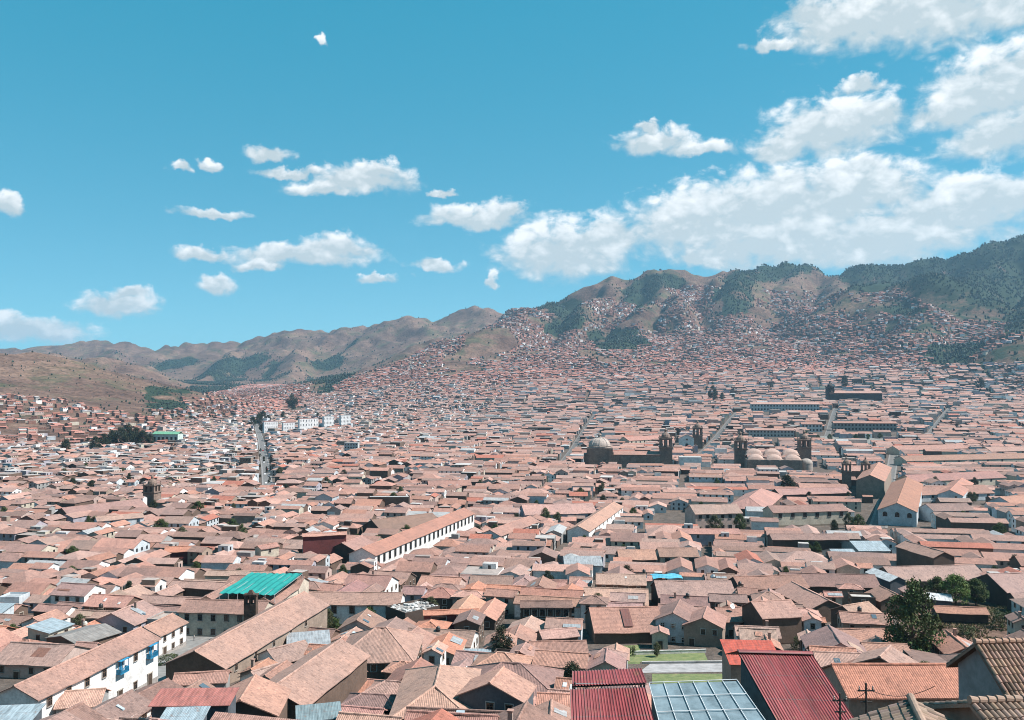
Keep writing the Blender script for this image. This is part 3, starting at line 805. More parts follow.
RH('brown-roofed house with a dark tall wall at the right edge', 988, 574, 1050, 572, 9.5, ve=592, wall='d', win=False, ref='dark-walled edge house')
root, q = RH('narrow house with a white-blue skylight roof', 874, 568, 898, 577, 7, W=6, wall='s', roof='white', rtype='sheet', win=False, ref='skylight roof')
RH('low brown-roofed house under the pink-roofed one', 772, 616, 824, 618, 5, ve=622, wall='d', roof='o', win=False)
RH('small tiled house with a pale metal gutter near the tall tree', 880, 586, 896, 594, 6.5, W=10, wall='a', win=False)
RH('small shed with a pale metal roof among the green trees', 926, 593, 950, 595, 4.2, W=5, wall='s', roof='white', rtype='mono', win=False, name='shed', cat='shed', group=None, ref='pale metal shed')
RH('low adobe outbuilding with a thin tiled roof beside the grassy bank', 934, 606, 985, 608, 4.6, W=5, wall='d', win=False, ref='grassy-bank outbuilding')
RH('tall adobe house with a steep dark blank gable', 906, 541, 944, 552, 12, W=9, wall='a', gw='d', win=False, ref='dark blank gable')
RH('house with a light blue-grey sheet roof by the dark street', 850, 541, 880, 541, 7, ve=553, wall='g', roof='blue', rtype='sheet', pitch=14, win=False, ref='light blue-grey sheet roof')
RH('house under a smaller grey-blue sheet roof left of the light blue-grey one', 830, 549, 852, 549, 6.5, ve=560, wall='g', roof='blue', rtype='sheet', pitch=16, win=False)
# middle distance
RH('two-storey house with blue-grey walls and grey metal roof', 564, 556, 600, 556, 8, ve=566, wall='b', roof='grey', rtype='sheet', pitch=14, rows=1, spacing=3.5, sides=(0,), ref='blue-grey metal-roofed house', frame='white')
RH('cream house with two dark windows under a tan roof', 658, 548, 696, 548, 9, ve=557, wall='c', rows=1, spacing=6, sides=(0,), wsize=(2.0, 2.0), frame='dark', ref='two-windowed cream house')
RH('adobe house with a dark open front left of the two-windowed cream house', 618, 550, 654, 550, 8.5, ve=560, wall='d', win=False)
RH('tall pinkish building with two rows of dark windows', 690, 505, 736, 504, 13, front=26, ve=514, wall='p', rows=2, spacing=4.6, sides=(0,), wsize=(1.8, 2.0), frame='dark', ref='tall pinkish building')
RH('low tiled range with lavender walls below the tall pinkish building', 678, 529, 738, 529, 8, ve=534, wall='v', rows=1, spacing=5, sides=(0,))
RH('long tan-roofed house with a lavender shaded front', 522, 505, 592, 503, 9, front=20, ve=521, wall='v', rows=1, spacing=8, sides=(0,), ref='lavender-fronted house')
RH('tan range with a bright white right side joined to the lavender front', 578, 526, 614, 502, 8.5, W=11, wall='w', rows=1, spacing=6, sides=(0,))
RH('cream cloister with a row of small dark windows', 768, 506, 842, 504, 11, front=30, ve=512, wall='c', rows=1, spacing=7, wsize=(2.2, 2.4), frame='dark', sides=(0,), door=None, ref='cream cloister')
RH('second cloister range with a tan roof and deep dark arcade', 775, 489, 845, 487, 9, front=22, ve=494, wall='d', win=False)
RH('tan-roofed range standing in front of the cream cloister', 770, 534, 845, 534, 8, front=10, ve=540, wall='d', win=False)
RH('pale-gabled church hall beside the dark straight street', 870, 475, 879, 462, 17, gap=4.5, W=19, wall='t', win=False, name='church_hall', cat='church', ref='pale-gabled church hall')
RH('white house with two arched windows at the dark street corner', 897, 503, 907, 477, 13, gap=4.5, W=20, wall='b', rows=1, spacing=6, wsize=(2.4, 2.8), arch=True, sides=(3,), door=None, ref='arch-windowed white house')
for i, a in enumerate([(905, 475, 996, 471, 482, 'first long tan range behind the arch-windowed white house'), (906, 487, 984, 485, 498, 'long tan range with blue-white walls right of the arch-windowed white house'), (900, 456, 1030, 453, 467, 'very long tan-roofed range crossing the right edge'),
                       (893, 446, 962, 444, 453, 'long tan range nearest the plaza on the right'), (926, 504, 966, 503, 511, 'low blue-white house with dark openings'), (985, 447, 1040, 446, 455, 'tan range with three dark dormer openings at the right edge')]):
    RH(a[5], a[0], a[1], a[2], a[3], 10, front=(13 if i != 2 else 20), gap=1.5, ve=a[4], wall='b' if i in (1, 4) else 'c', rows=1, spacing=9, sides=(0,), wsize=(1.8, 1.8), frame='dark', ref=('long blue-white-walled range' if i == 1 else 'very long right-edge range' if i == 2 else None))
RH('blue-white house with steep tan gable near the right edge', 950, 490, 962, 478, 11, W=15, wall='b', rows=1, spacing=7, sides=(3,))
RH('pale blue house with balcony cut by the right edge', 1000, 497, 1034, 494, 10, ve=503, wall='b', rows=2, spacing=4, sides=(0,), ref='pale blue edge house')
RH('pale gabled house right of the blue-white steep gable', 935, 468, 955, 464, 11, W=14, wall='w', win=False) if False else None
RH('very long house whose white side shows a row of dark doorways', 362, 548, 464, 508, 9.0, gap=4.5, W=12, wall='w', rows=1, spacing=5.2, wsize=(1.9, 3.2), frame='dark', door=None, sides=(0,), maxn=22, ref='long white-sided house')
RH('huge plain tan roof with small skylights behind the white-sided house', 372, 520, 432, 513, 9, ve=533, wall='d', win=False, ref='skylit tan roof')
RH('tall hall with a blank maroon wall', 303, 534, 346, 532, 13, ve=534.5, wall='m', win=False, ref='blank maroon hall', gw='m')
RH('arched tan-roofed hall with dark gable right of the maroon wall', 342, 543, 362, 536, 9, W=18, wall='d', win=False)
RH('wide tan-roofed house beside the dark bell tower', 62, 508, 140, 499, 8, ve=514, wall='a', win=False, ref='wide house by the bell tower')
RH('long house with a blue and white windowed front', 96, 517, 142, 513, 9, ve=519.5, wall='b', rows=1, spacing=4, sides=(0,), wsize=(1.4, 1.8), frame='blue', ref='blue-windowed white front')
RH('dark-walled house with a flat white roof', 370, 496, 410, 496, 10, W=7, wall='d', rtype='flat', roof='white', win=False, ref='flat white roof')
RH('cream house with a row of windows left of the maroon hall', 258, 546, 276, 543, 9, ve=548, wall='c', rows=2, spacing=4, sides=(0,))
RH('red-tiled house left of the turquoise-roofed courtyard', 166, 547, 195, 546, 7, ve=552, wall='m', roof='o', win=False)
RH('long-roofed warehouse with blank dark front in the middle of town', 428, 481, 470, 480, 9, ve=486, wall='d', win=False)
RH('white-fronted long house with windows near the lavender one', 490, 530, 530, 516, 8, W=11, wall='w', rows=1, spacing=5, sides=(0,))
RH('big hip-roofed tan house in the middle right', 748, 498, 762, 488, 11, W=24, hip=True, wall='a', win=False)

# near roofs at the bottom edge: red ribbed metal and the polycarbonate shed
def slope_roof(name, label, cat, corners, col, kind, wallc, ground_drop=14, group=None, ref=None, frame=False):
    """corners: ridge left, ridge right, eave right, eave left in world space"""
    c = sum(np.array(p) for p in corners) / 4
    zb = g1(c[0], c[1])
    root = thing(name, label, cat, (c[0], c[1], zb), 0, group)
    loc = [tuple(np.array(p) - np.array([c[0], c[1], zb])) for p in corners]
    b = MB()
    if kind == 'corr':
        corr_slope(b, *loc, col, 0.19, 0.04)
        dn = [(p[0], p[1], p[2] - 0.12) for p in loc]
        b.poly(dn, 'timber', (0.08, 0.05, 0.04))
    else:
        b.slab(*loc, 0.03, 'poly', col)
    b.build('roof', root)
    w = MB(); ins = [(p[0] * 0.96, p[1] * 0.96, p[2] - 0.2) for p in loc]
    for k in range(4):
        j = (k + 1) % 4; a, e = ins[k], ins[j]
        w.poly([(a[0], a[1], -5), (e[0], e[1], -5), e, a][::-1] if k % 2 else [(a[0], a[1], -5), (e[0], e[1], -5), e, a], 'plaster', wallc)
    w.build('wall', root)
    if frame:
        fb = MB(); r0, r1, e1, e0 = (np.array(p) for p in loc)
        for i in range(7):
            a = i / 6; p, q = r0 * (1 - a) + r1 * a, e0 * (1 - a) + e1 * a
            fb.tube(p + (0, 0, .06), q + (0, 0, .06), 0.035, 0.035, 'metal', (0.62, 0.66, 0.68), 6)
        for i in range(6):
            a = i / 5; p, q = r0 * (1 - a) + e0 * a, r1 * (1 - a) + e1 * a
            fb.tube(p + (0, 0, .11), q + (0, 0, .11), 0.03, 0.03, 'metal', (0.66, 0.7, 0.72), 6)
        fb.build('glazing_frame', root)
    hl = max(abs(p[0]) for p in loc); hw = max(abs(p[1]) for p in loc)
    register(root, c[0], c[1], 0, hl, hw, ref)
    return root, loc
RED = (0.30, 0.055, 0.06)
P = lambda u, v, d: at_depth(u, v, d)
def eave(p, dy, dz, dx=0.0): return np.array([p[0] + dx, p[1] - dy, p[2] - dz])
a, b = P(570, 689, 52), P(645, 687, 52)
root, loc = slope_roof('metal_roofed_house', 'near house under a ribbed dark red metal roof at the bottom edge', 'house', (a, b, eave(b, 6.5, 2.6, .3), eave(a, 6.5, 2.6, -.3)), RED, 'corr', (0.12, 0.14, 0.15), ref='near red metal roof')
# raised little ridge canopy on posts above it
a, b = P(572, 671, 55), P(641, 668, 55)
root, loc = slope_roof('metal_canopy', 'narrow raised canopy of red ribbed metal on dark posts', 'canopy', (a, b, eave(b, 1.7, .35, .1), eave(a, 1.7, .35, -.1)), (0.33, 0.07, 0.075), 'corr', (0.05, 0.05, 0.05), ref='raised red canopy')
for o in list(root.children):
    if o.name.startswith('wall'): bpy.data.objects.remove(o)
pb = MB(); z = loc[2][2]
for x in (loc[3][0] + .15, loc[2][0] - .15):
    for y in (loc[2][1] + .1, loc[0][1] - .1): pb.box((x, y, z - 2.0), (0.12, 0.12, 4.0), 'timber', (0.05, 0.05, 0.05))
pb.build('posts', root)
rb = MB()
for k in range(22): rb.box((loc[3][0] + .3 + k * (loc[2][0] - loc[3][0] - .6) / 21, loc[2][1] + .15, z - .55), (0.04, 0.04, .8), 'metal', (0.4, 0.4, 0.4))
rb.box((0, loc[2][1] + .15, z - .12), (loc[2][0] - loc[3][0] - .4, .06, .06), 'metal', (0.4, 0.4, 0.4)); rb.build('railing', root)
a, b = P(649, 684, 57), P(737, 681, 57)
slope_roof('glasshouse', 'translucent blue-grey panel roof with a white frame between two red roofs', 'glasshouse', (a, b, eave(b, 8, 1.8, 1.1), eave(a, 8, 1.8, -.1)), (0.30, 0.40, 0.45), 'poly', (0.10, 0.14, 0.15), ref='translucent panel roof', frame=True)
a, b = P(738, 652, 62), P(812, 654, 62)
root, loc = slope_roof('metal_roofed_house', 'near house under a steep ribbed crimson metal roof right of the translucent one', 'house', (a, b, eave(b, 11, 4.8, 1.5), eave(a, 11, 4.8, 1.7)), RED, 'corr', (0.10, 0.14, 0.15), ref='steep crimson metal roof')
bb = MB(); r0, r1 = np.array(loc[0]), np.array(loc[1])
corr_slope(bb, r1 + (0, 0, .06), r0 + (0, 0, .06), r0 + (-.3, 2.6, -1.0), r1 + (.2, 2.6, -1.0), (0.26, 0.06, 0.065), 0.19, 0.04)
bb.cap(tuple(r0 + (0, 0, .1)), tuple(r1 + (0, 0, .1)), 0.5, 0.08, 'sheet', RED)
bb.build('back_roof', root)

# ------------------------------------------------------------------ churches and big landmarks
STN = (0.25, 0.180, 0.145); STL = (0.32, 0.24, 0.195)
def tower(root, x, y, w, h, bh, col=STN, cap='dome'):
    b = MB()
    b.box((x, y, h / 2 - 2), (w, w, h + 4), 'stone', col)
    b.box((x, y, h + 0.4), (w * 1.14, w * 1.14, 0.8), 'stone', col)
    t = b.build('tower', root)
    k = MB(); z = h + 0.8; pw = w * 0.2
    for sx in (-1, 0, 1):
        for sy in (-1, 0, 1):
            if sx or sy: k.box((x + sx * (w / 2 - pw / 2), y + sy * (w / 2 - pw / 2), z + bh * 0.4), (pw, pw, bh * 0.8), 'stone', col)
    k.box((x, y, z + bh * 0.85), (w * 0.99, w * 0.99, bh * 0.14), 'stone', col); k.box((x, y, z + bh * 0.96), (w * 1.15, w * 1.15, bh * 0.08), 'stone', col)
    for sx in (-1, 1):
        for sy in (-1, 1): k.box((x + sx * w * .46, y + sy * w * .46, z + bh * 1.12), (w * .12, w * .12, bh * .26), 'stone', col, 0, .3)
    k.lathe((x, y, z + bh), [(w * .36, 0), (w * .38, w * .1), (w * .33, w * .26), (w * .2, w * .4), (w * .1, w * .46), (w * .1, w * .62), (w * .13, w * .64), (0.02, w * .82)], 'stone', col, 12)
    k.build('belfry', root)
def block(b, c, d, m, t, yaw=0): b.box((c[0], c[1], c[2]), d, m, t, yaw)

p = hit(630, 468); D1 = p[1]; s = D1 / F
root = thing('domed_church', 'brown stone church with a pale ribbed dome and one bell tower', 'church', tuple(p), R(-6))
b = MB(); b.box((-30 * s, 12, 9 * s), (26 * s, 24 * s, 18 * s + 3), 'stone', STN); b.box((-41 * s, 12, 6.5 * s), (10 * s, 18 * s, 13 * s), 'stone', STN)
b.box((6 * s, 13, 6.5 * s), (48 * s, 18 * s, 13 * s), 'stone', STL)
for k in range(4): b.box((-10 * s + k * 10 * s, 13 - 9.4 * s, 5.5 * s), (1.6 * s, 1.6 * s, 11 * s), 'stone', STN)
for sx in (-40, -20): b.box((sx * s, 12 - 12 * s, 9 * s), (2, 2, 19 * s), 'stone', STN)
b.build('wall', root)
b = MB(); z = 13 * s
b.slab((-16 * s, 13, z + 3 * s), (30 * s, 13, z + 3 * s), (30 * s, 13 - 10 * s, z), (-16 * s, 13 - 10 * s, z), .3, 'tile', ROOFS[0]); b.slab((30 * s, 13, z + 3 * s), (-16 * s, 13, z + 3 * s), (-16 * s, 13 + 10 * s, z), (30 * s, 13 + 10 * s, z), .3, 'tile', ROOFS[0]); b.build('roof', root)
b = MB(); b.lathe((-30 * s, 12, 18 * s), [(11 * s, 0), (11 * s, 3 * s), (11.6 * s, 3.2 * s)] + [(10.8 * s * math.cos(a), 3.4 * s + 8.2 * s * math.sin(a)) for a in np.linspace(0, 1.4, 8)], 'stone', (0.50, 0.42, 0.37), 24)
for k in range(8):
    w = k * math.pi / 4
    for a0, a1 in zip(np.linspace(0, 1.2, 6)[:-1], np.linspace(0, 1.2, 6)[1:]):
        b.tube((-30 * s + 10.9 * s * math.cos(a0) * math.cos(w), 12 + 10.9 * s * math.cos(a0) * math.sin(w), 21.4 * s + 8.3 * s * math.sin(a0)), (-30 * s + 10.9 * s * math.cos(a1) * math.cos(w), 12 + 10.9 * s * math.cos(a1) * math.sin(w), 21.4 * s + 8.3 * s * math.sin(a1)), .35, .35, 'stone', (0.58, 0.5, 0.45), 5)
dome = b.build('dome', root)
b = MB(); b.lathe((-30 * s, 12, 29.2 * s), [(1.8 * s, 0), (1.6 * s, 2.6 * s), (2.1 * s, 2.8 * s), (1.2 * s, 4 * s), (0.05, 5.2 * s)], 'stone', (0.34, 0.28, 0.24), 10); b.build('lantern', dome)
tower(root, 36 * s, 10, 12 * s, 20 * s, 9 * s, STN)
FRONT.append((p[0], p[1] - 18, R(-6), 46 * s, 17))
register(root, p[0], p[1] + 12, R(-6), 48 * s, 14 * s, 'domed stone church'); HOUSES[-1]['px'] = (630, 450)
RH('long cream windowed building behind the domed stone church', 624, 437, 662, 435, 14, ve=440, wall='c', rows=2, spacing=5, sides=(0,), wsize=(2.0, 2.4), frame='dark', door=None)

p = hit(690, 449); s = p[1] / F
root = thing('white_church', 'small church with a white arched front and dark bell tower', 'church', tuple(p), R(-8))
b = MB(); b.box((-3 * s, 8 * s, 5 * s), (14 * s, 16 * s, 12 * s), 'plaster', WALL['w']); b.poly([(-10 * s, 0.02, 11 * s), (4 * s, 0.02, 11 * s), (-3 * s, 0.02, 14.5 * s)], 'plaster', WALL['w']); b.build('wall', root)
b = MB(); b.slab((-3 * s, -.4, 14.6 * s), (-3 * s, 16 * s, 14.6 * s), (5 * s, 16 * s, 10.6 * s), (5 * s, -.4, 10.6 * s), .3, 'tile', ROOFS[1]); b.slab((-3 * s, 16 * s, 14.6 * s), (-3 * s, -.4, 14.6 * s), (-11 * s, -.4, 10.6 * s), (-11 * s, 16 * s, 10.6 * s), .3, 'tile', ROOFS[1]); b.build('roof', root)
link('door', window_mesh(3.6, 7.0, 'dark', True), root, (-3 * s, -.1, .2)); link('window', window_mesh(2.2, 2.4, 'dark', True), root, (-3 * s, -.1, 8.6 * s))
tower(root, 8 * s, 6 * s, 9 * s, 13 * s, 7.5 * s, STN)
FRONT.append((p[0], p[1] - 18, R(-8), 12 * s, 18))
register(root, p[0], p[1] + 8 * s, R(-8), 13 * s, 10 * s, 'white-fronted church')

p = hit(775, 471); s = p[1] / F
root = thing('vaulted_church', 'great church with pale scalloped vault roofs and two dark bell towers', 'church', tuple(p), R(-10))
b = MB(); b.box((0, 16 * s, 4 * s), (54 * s, 30 * s, 14 * s), 'stone', STL)
for k in range(6): b.box((-25 * s + k * 10 * s, 0.6 * s, 4 * s), (2 * s, 1.6 * s, 13 * s), 'stone', STL)
b.build('wall', root)
b = MB()
for i in range(3):
    for j in range(2):
        cx, cy = -18 * s + i * 18 * s, 9 * s + j * 15 * s
        n = 10; W_, D_ = 9 * s, 7.4 * s
        f = lambda a, c: (cx + a * W_, cy + c * D_, (9 + 4.5 * j) * s + 7.0 * s * math.sqrt(max(0, 1 - a * a)) * math.sqrt(max(0, 1 - c * c * .95)))
        for ii in range(n):
            for jj in range(n):
                a0, a1, c0, c1 = -1 + 2 * ii / n, -1 + 2 * (ii + 1) / n, -1 + 2 * jj / n, -1 + 2 * (jj + 1) / n
                b.poly([f(a0, c0), f(a1, c0), f(a1, c1), f(a0, c1)], 'tile', (0.47, 0.34, 0.29))
b.build('roof', root)
tower(root, -30 * s, 33 * s, 12 * s, 19 * s, 8 * s); tower(root, 34 * s, 36 * s, 12 * s, 21 * s, 8 * s)
FRONT.append((p[0], p[1] - 15, R(-10), 34 * s, 14))
b = MB(); b.lathe((32 * s, 12 * s, 0), [(6 * s, -3), (6 * s, 7 * s)] + [(6.2 * s * math.cos(a), 7 * s + 5 * s * math.sin(a)) for a in np.linspace(0, 1.5, 7)], 'plaster', (0.42, 0.36, 0.32), 18); b.build('dome', root)
register(root, p[0], p[1] + 18 * s, R(-10), 42 * s, 26 * s, 'scallop-vaulted church'); HOUSES[-1]['px'] = (775, 457)

for k, (u, lab) in enumerate(((861, 'small dark bell tower left of the pale church gable'), (881, 'small dark bell tower right of the pale church gable'))):
    p = hit(u, 492); p = p + np.array([0, 28, 0]); p[2] = g1(p[0], p[1])
    root = thing('bell_tower', lab, 'bell tower', tuple(p), R(-20), 'twin bell towers'); tower(root, 0, 0, 7, 13, 6)
    EXCL.append((p[0], p[1], 0, 5, 5))
p = hit(152, 509)
root = thing('bell_tower', 'stocky dark bell tower standing alone among the left roofs', 'bell tower', tuple(p), R(-12)); tower(root, 0, 0, 8, 11, 4.5)
register(root, p[0], p[1], 0, 6, 6, 'stocky bell tower')
b = MB(); b.box((9, 4, 2.5), (9, 9, 8), 'plaster', (0.5, 0.48, 0.46)); b.build('annex', root)

# far blocks
def far_block(label, u, v, wpx, hpx, dpx, wall, roofc, rows, cols, name='apartment_block', cat='building', ref=None, yaw=-8, wk=.5, gable=False, winc=(0.03, 0.035, 0.04), group=None):
    p = hit(u, v); s = p[1] / F
    root = thing(name, label, cat, tuple(p), R(yaw), group)
    W, H, D = wpx * s, hpx * s, dpx * s
    b = MB(); b.box((0, D / 2, H / 2 - 2), (W, D, H + 4), 'plaster', wall); b.build('wall', root)
    b = MB()
    if gable:
        b.slab((-W / 2 - .6, D / 2, H + D * .22), (W / 2 + .6, D / 2, H + D * .22), (W / 2 + .6, -.8, H - .3), (-W / 2 - .6, -.8, H - .3), .3, 'tile', roofc); b.slab((W / 2 + .6, D / 2, H + D * .22), (-W / 2 - .6, D / 2, H + D * .22), (-W / 2 - .6, D + .8, H - .3), (W / 2 + .6, D + .8, H - .3), .3, 'tile', roofc)
    else:
        b.box((0, D / 2, H + .25), (W + .6, D + .6, .5), 'plaster', roofc)
    b.build('roof', root)
    if cols:
        ws, hs = W / cols, H / rows
        b = MB(); b.box((0, -.04, 0), (ws * wk, .1, hs * .45), 'glass', winc); b.box((0, -.1, -hs * .27), (ws * (wk + .06), .3, .15), 'plaster', tuple(x * .8 for x in wall))
        me = b.data('window')
        for r in range(rows):
            for c in range(cols): link('window', me, root, (-W / 2 + (c + .5) * ws, 0, (r + .5) * hs))
    register(root, p[0], p[1] + D / 2, R(yaw), W / 2 + 2, D / 2 + 2, ref)
    ff = min(70, H * 5.5) if cols else 0
    if ff: FRONT.append((p[0], p[1] - ff / 2, R(yaw), W / 2, ff / 2))
for k, a in enumerate([(271, 433, 14, 8, 'leftmost white slab with red roof edge in the far row'), (289, 433, 12, 7, 'second white slab in the far row below the bare hill'), (309, 431, 20, 9, 'widest white slab in the far row below the bare hill'), (329, 429, 11, 9, 'fourth white slab, narrow, in the far row'), (346, 427, 11, 8, 'rightmost white slab in the far row')]):
    far_block(a[4], a[0], a[1], a[2], a[3] + 3.5, 4, (0.85, 0.85, 0.85), (0.46, 0.19, 0.14) if k < 3 else (0.6, 0.6, 0.6), 3, 7, ref='white slab row' if k == 2 else None, yaw=38, wk=.26, group='white apartment slabs in a row')
far_block('green-roofed sports hall by the dark grove', 165, 445, 27, 11, 10, (0.60, 0.72, 0.66), (0.16, 0.42, 0.27), 1, 6, 'sports_hall', 'hall', 'green-roofed hall', gable=True)
far_block('long white arcaded building below the right hills', 785, 411, 66, 7, 8, (0.66, 0.66, 0.66), ROOFS[3], 2, 22, 'arcaded_building', 'building', 'long white arcaded building', gable=True)
far_block('cream windowed building in front of the white arcaded one', 770, 437, 46, 7, 7, (0.56, 0.53, 0.5), ROOFS[1], 2, 14, 'windowed_building', 'building', None, gable=True)
far_block('long plaza building with a grey windowed front', 865, 431, 60, 8, 7, (0.34, 0.34, 0.33), ROOFS[0], 2, 18, 'windowed_building', 'building', 'grey-fronted plaza building', gable=True)
far_block('pale windowed house at the left side of the plaza corner', 812, 432, 20, 8, 8, (0.66, 0.66, 0.66), ROOFS[2], 2, 6, 'windowed_building', 'building', None, gable=True)
far_block('dark stone church body with a low square tower far right', 856, 404, 50, 11, 10, (0.075, 0.065, 0.06), ROOFS[1], 1, 0, 'stone_church', 'church', 'dark stone church', gable=True)
sr = [o for o in bpy.data.objects if o.name.startswith('stone_church')][-1]; sk = hit(856, 404)[1] / F
tower(sr, -24 * sk, 4 * sk, 7 * sk, 12 * sk, 5 * sk, (0.075, 0.065, 0.06))
far_block('tall brown brick block in the left middle distance', 245, 470, 12, 12, 5, (0.32, 0.23, 0.18), (0.4, 0.36, 0.33), 3, 4, 'apartment_block', 'building', None)
far_block('long pink-brown building at the left edge of the middle distance', 245, 462, 26, 9, 6, (0.30, 0.12, 0.12), (0.4, 0.22, 0.18), 2, 6, 'apartment_block', 'building', None) if False else None
far_block('white windowed block in the middle of the town', 351, 452, 14, 9, 5, (0.62, 0.62, 0.62), (0.5, 0.45, 0.42), 3, 5, 'apartment_block', 'building', None)
far_block('blue box-like building near the left edge', 6, 472, 8, 8, 4, (0.12, 0.34, 0.45), (0.4, 0.4, 0.4), 1, 2, 'blue_building', 'building', None)
far_block('teal-walled low hall left of the town centre', 193, 470, 13, 6, 5, (0.18, 0.40, 0.46), (0.45, 0.45, 0.45), 1, 3, 'low_hall', 'hall', None)
far_block('long red-roofed market hall far in the middle', 665, 402, 28, 4, 6, (0.5, 0.3, 0.27), (0.55, 0.14, 0.12), 1, 0, 'market_hall', 'hall', None)

# ------------------------------------------------------------------ streets, plaza, lawn, walls
def patch(name, corners, m, t, off, n=8, kind='structure', px=True):
    b = MB(); q = [hit(*c) for c in corners] if px else [np.array(c) for c in corners]
    xs = []
    for j in range(n + 1):
        for i in range(n + 1):
            a, c = i / n, j / n
            p = (q[0] * (1 - a) + q[1] * a) * (1 - c) + (q[3] * (1 - a) + q[2] * a) * c
            xs.append(p[:2])
    xs = np.array(xs); z = G(xs[:, 0], xs[:, 1]) + off
    b.v = [(x[0], x[1], zz) for x, zz in zip(xs, z)]
    for j in range(n):
        for i in range(n):
            k = j * (n + 1) + i; b.face((k, k + 1, k + n + 2, k + n + 1), m, t)
    return tag(b.build(name), kind=kind)
def street(name, pts, half, m='paving', t=(0.20, 0.185, 0.17), off=0.05):
    P3 = [hit(*p) for p in pts]; b = MB(); row = []
    for k in range(len(P3) - 1):
        n = max(1, int(np.hypot(*(P3[k + 1] - P3[k])[:2]) / 12))
        row += [P3[k] + (P3[k + 1] - P3[k]) * i / n for i in range(n)]
    row.append(P3[-1]); row = np.array(row)[:, :2]
    d = np.gradient(row, axis=0); d /= np.linalg.norm(d, axis=1)[:, None]; nn = np.stack([-d[:, 1], d[:, 0]], 1)
    for (o0, o1, zz, tt) in ((-half, half, off, t), (half, half + 1.4, off + .12, tuple(x * 1.5 for x in t)), (-half - 1.4, -half, off + .12, tuple(x * 1.5 for x in t))):
        i0 = len(b.v)
        for p, q in zip(row, nn):
            for o in (o0, o1):
                x, y = p + q * o; b.v.append((x, y, g1(x, y) + zz))
        for k in range(len(row) - 1): b.face((i0 + 2 * k, i0 + 2 * k + 2, i0 + 2 * k + 3, i0 + 2 * k + 1), m, tt)
    return tag(b.build(name), kind='structure')
patch('plaza_paving', [(96, 697), (190, 690), (232, 636), (180, 636)], 'paving', (0.24, 0.235, 0.225), 0.06, 16)
excl_px(112, 703, 196, 641, 13); excl_px(150, 672, 190, 668, 5); excl_px(118, 716, 205, 668, 8); excl_px(70, 715, 150, 690, 12)
patch('path', [(638, 673), (742, 672), (735, 663), (650, 664)], 'paving', (0.36, 0.35, 0.35), 0.05)
patch('lawn', [(612, 663), (708, 661), (704, 652), (622, 653)], 'lawn', (1, 1, 1), 0.07)
patch('lawn', [(652, 686), (738, 685), (734, 674), (652, 674)], 'lawn', (1, 1, 1), 0.06)
patch('lawn', [(606, 664), (640, 664), (640, 645), (620, 646)], 'lawn', (1, 1, 1), 0.04)
excl_px(600, 657, 740, 657, 9); excl_px(640, 674, 750, 674, 9); excl_px(640, 690, 740, 688, 9); excl_px(640, 703, 750, 702, 8)
street('avenue', [(268, 492), (266, 470), (261, 440), (256, 424)], 3.0, t=(0.17, 0.165, 0.16))
excl_px(268, 492, 261, 440, 5.5); excl_px(261, 440, 256, 424, 7)
street('street', [(556, 470), (595, 414)], 2.6, t=(0.12, 0.115, 0.11)); excl_px(556, 470, 595, 414, 4.6)
street('street', [(694, 460), (738, 412)], 3.0, t=(0.12, 0.115, 0.11)); excl_px(694, 460, 738, 412, 5)
street('street', [(878, 528), (883, 510), (894, 452)], 3.5, t=(0.15, 0.14, 0.13)); excl_px(876, 530, 894, 452, 6)
street('street', [(826, 440), (836, 408)], 2.6, t=(0.12, 0.115, 0.11)); excl_px(826, 440, 836, 408, 4.6)
street('street', [(926, 438), (950, 408)], 2.2, t=(0.12, 0.115, 0.11)); excl_px(926, 438, 950, 408, 4.2)
patch('plaza_paving', [(800, 446), (884, 446), (892, 437), (806, 436)], 'paving', (0.22, 0.22, 0.2), 0.1, 10)
excl_px(800, 441, 900, 441, 26)
excl_px(905, 630, 1030, 622, 17); excl_px(900, 655, 960, 650, 9); excl_px(960, 655, 1010, 645, 8); excl_px(905, 640, 935, 640, 10); excl_px(900, 596, 965, 596, 10); excl_px(915, 655, 935, 655, 9)
def wall_run(name, label, pts, h, th, col, cat='wall'):
    q = [hit(*p) for p in pts]; c = q[0]; root = None
    b = MB()
    for k in range(len(q) - 1):
        n = max(1, int(np.linalg.norm((q[k + 1] - q[k])[:2]) / 3))
        for i in range(n):
            p0, p1 = q[k] + (q[k + 1] - q[k]) * i / n, q[k] + (q[k + 1] - q[k]) * (i + 1) / n
            z = min(g1(p0[0], p0[1]), g1(p1[0], p1[1])); dd = p1 - p0; m_ = (p0 + p1) / 2
            b.box((m_[0], m_[1], z + h / 2 - .3), (np.hypot(dd[0], dd[1]) + .02 * (i % 2), th + .01 * (i % 2), h + .6), 'plaster', col, math.atan2(dd[1], dd[0]))
            b.box((m_[0], m_[1], z + h + .06), (np.hypot(dd[0], dd[1]) + .02 * (i % 2), th + .14 + .01 * (i % 2), .12), 'plaster', tuple(x * .9 for x in col), math.atan2(dd[1], dd[0]))
    return tag(b.build(name), label, cat)
wall_run('garden_wall', 'low white garden wall along the far side of the lawn', [(634, 655), (706, 653)], 0.9, .3, (0.72, 0.71, 0.68))
wall_run('garden_wall', 'low pale kerb wall between lawn and grey path', [(642, 664), (738, 663)], 0.5, .3, (0.5, 0.49, 0.47))
wall_run('garden_wall', 'short white wall stub left of the lawn', [(608, 657), (627, 656)], 1.0, .3, (0.7, 0.69, 0.66))
wall_run('adobe_wall', 'long ochre retaining wall beside the grassy bank', [(898, 628), (935, 668)], 2.0, .4, (0.30, 0.22, 0.16))
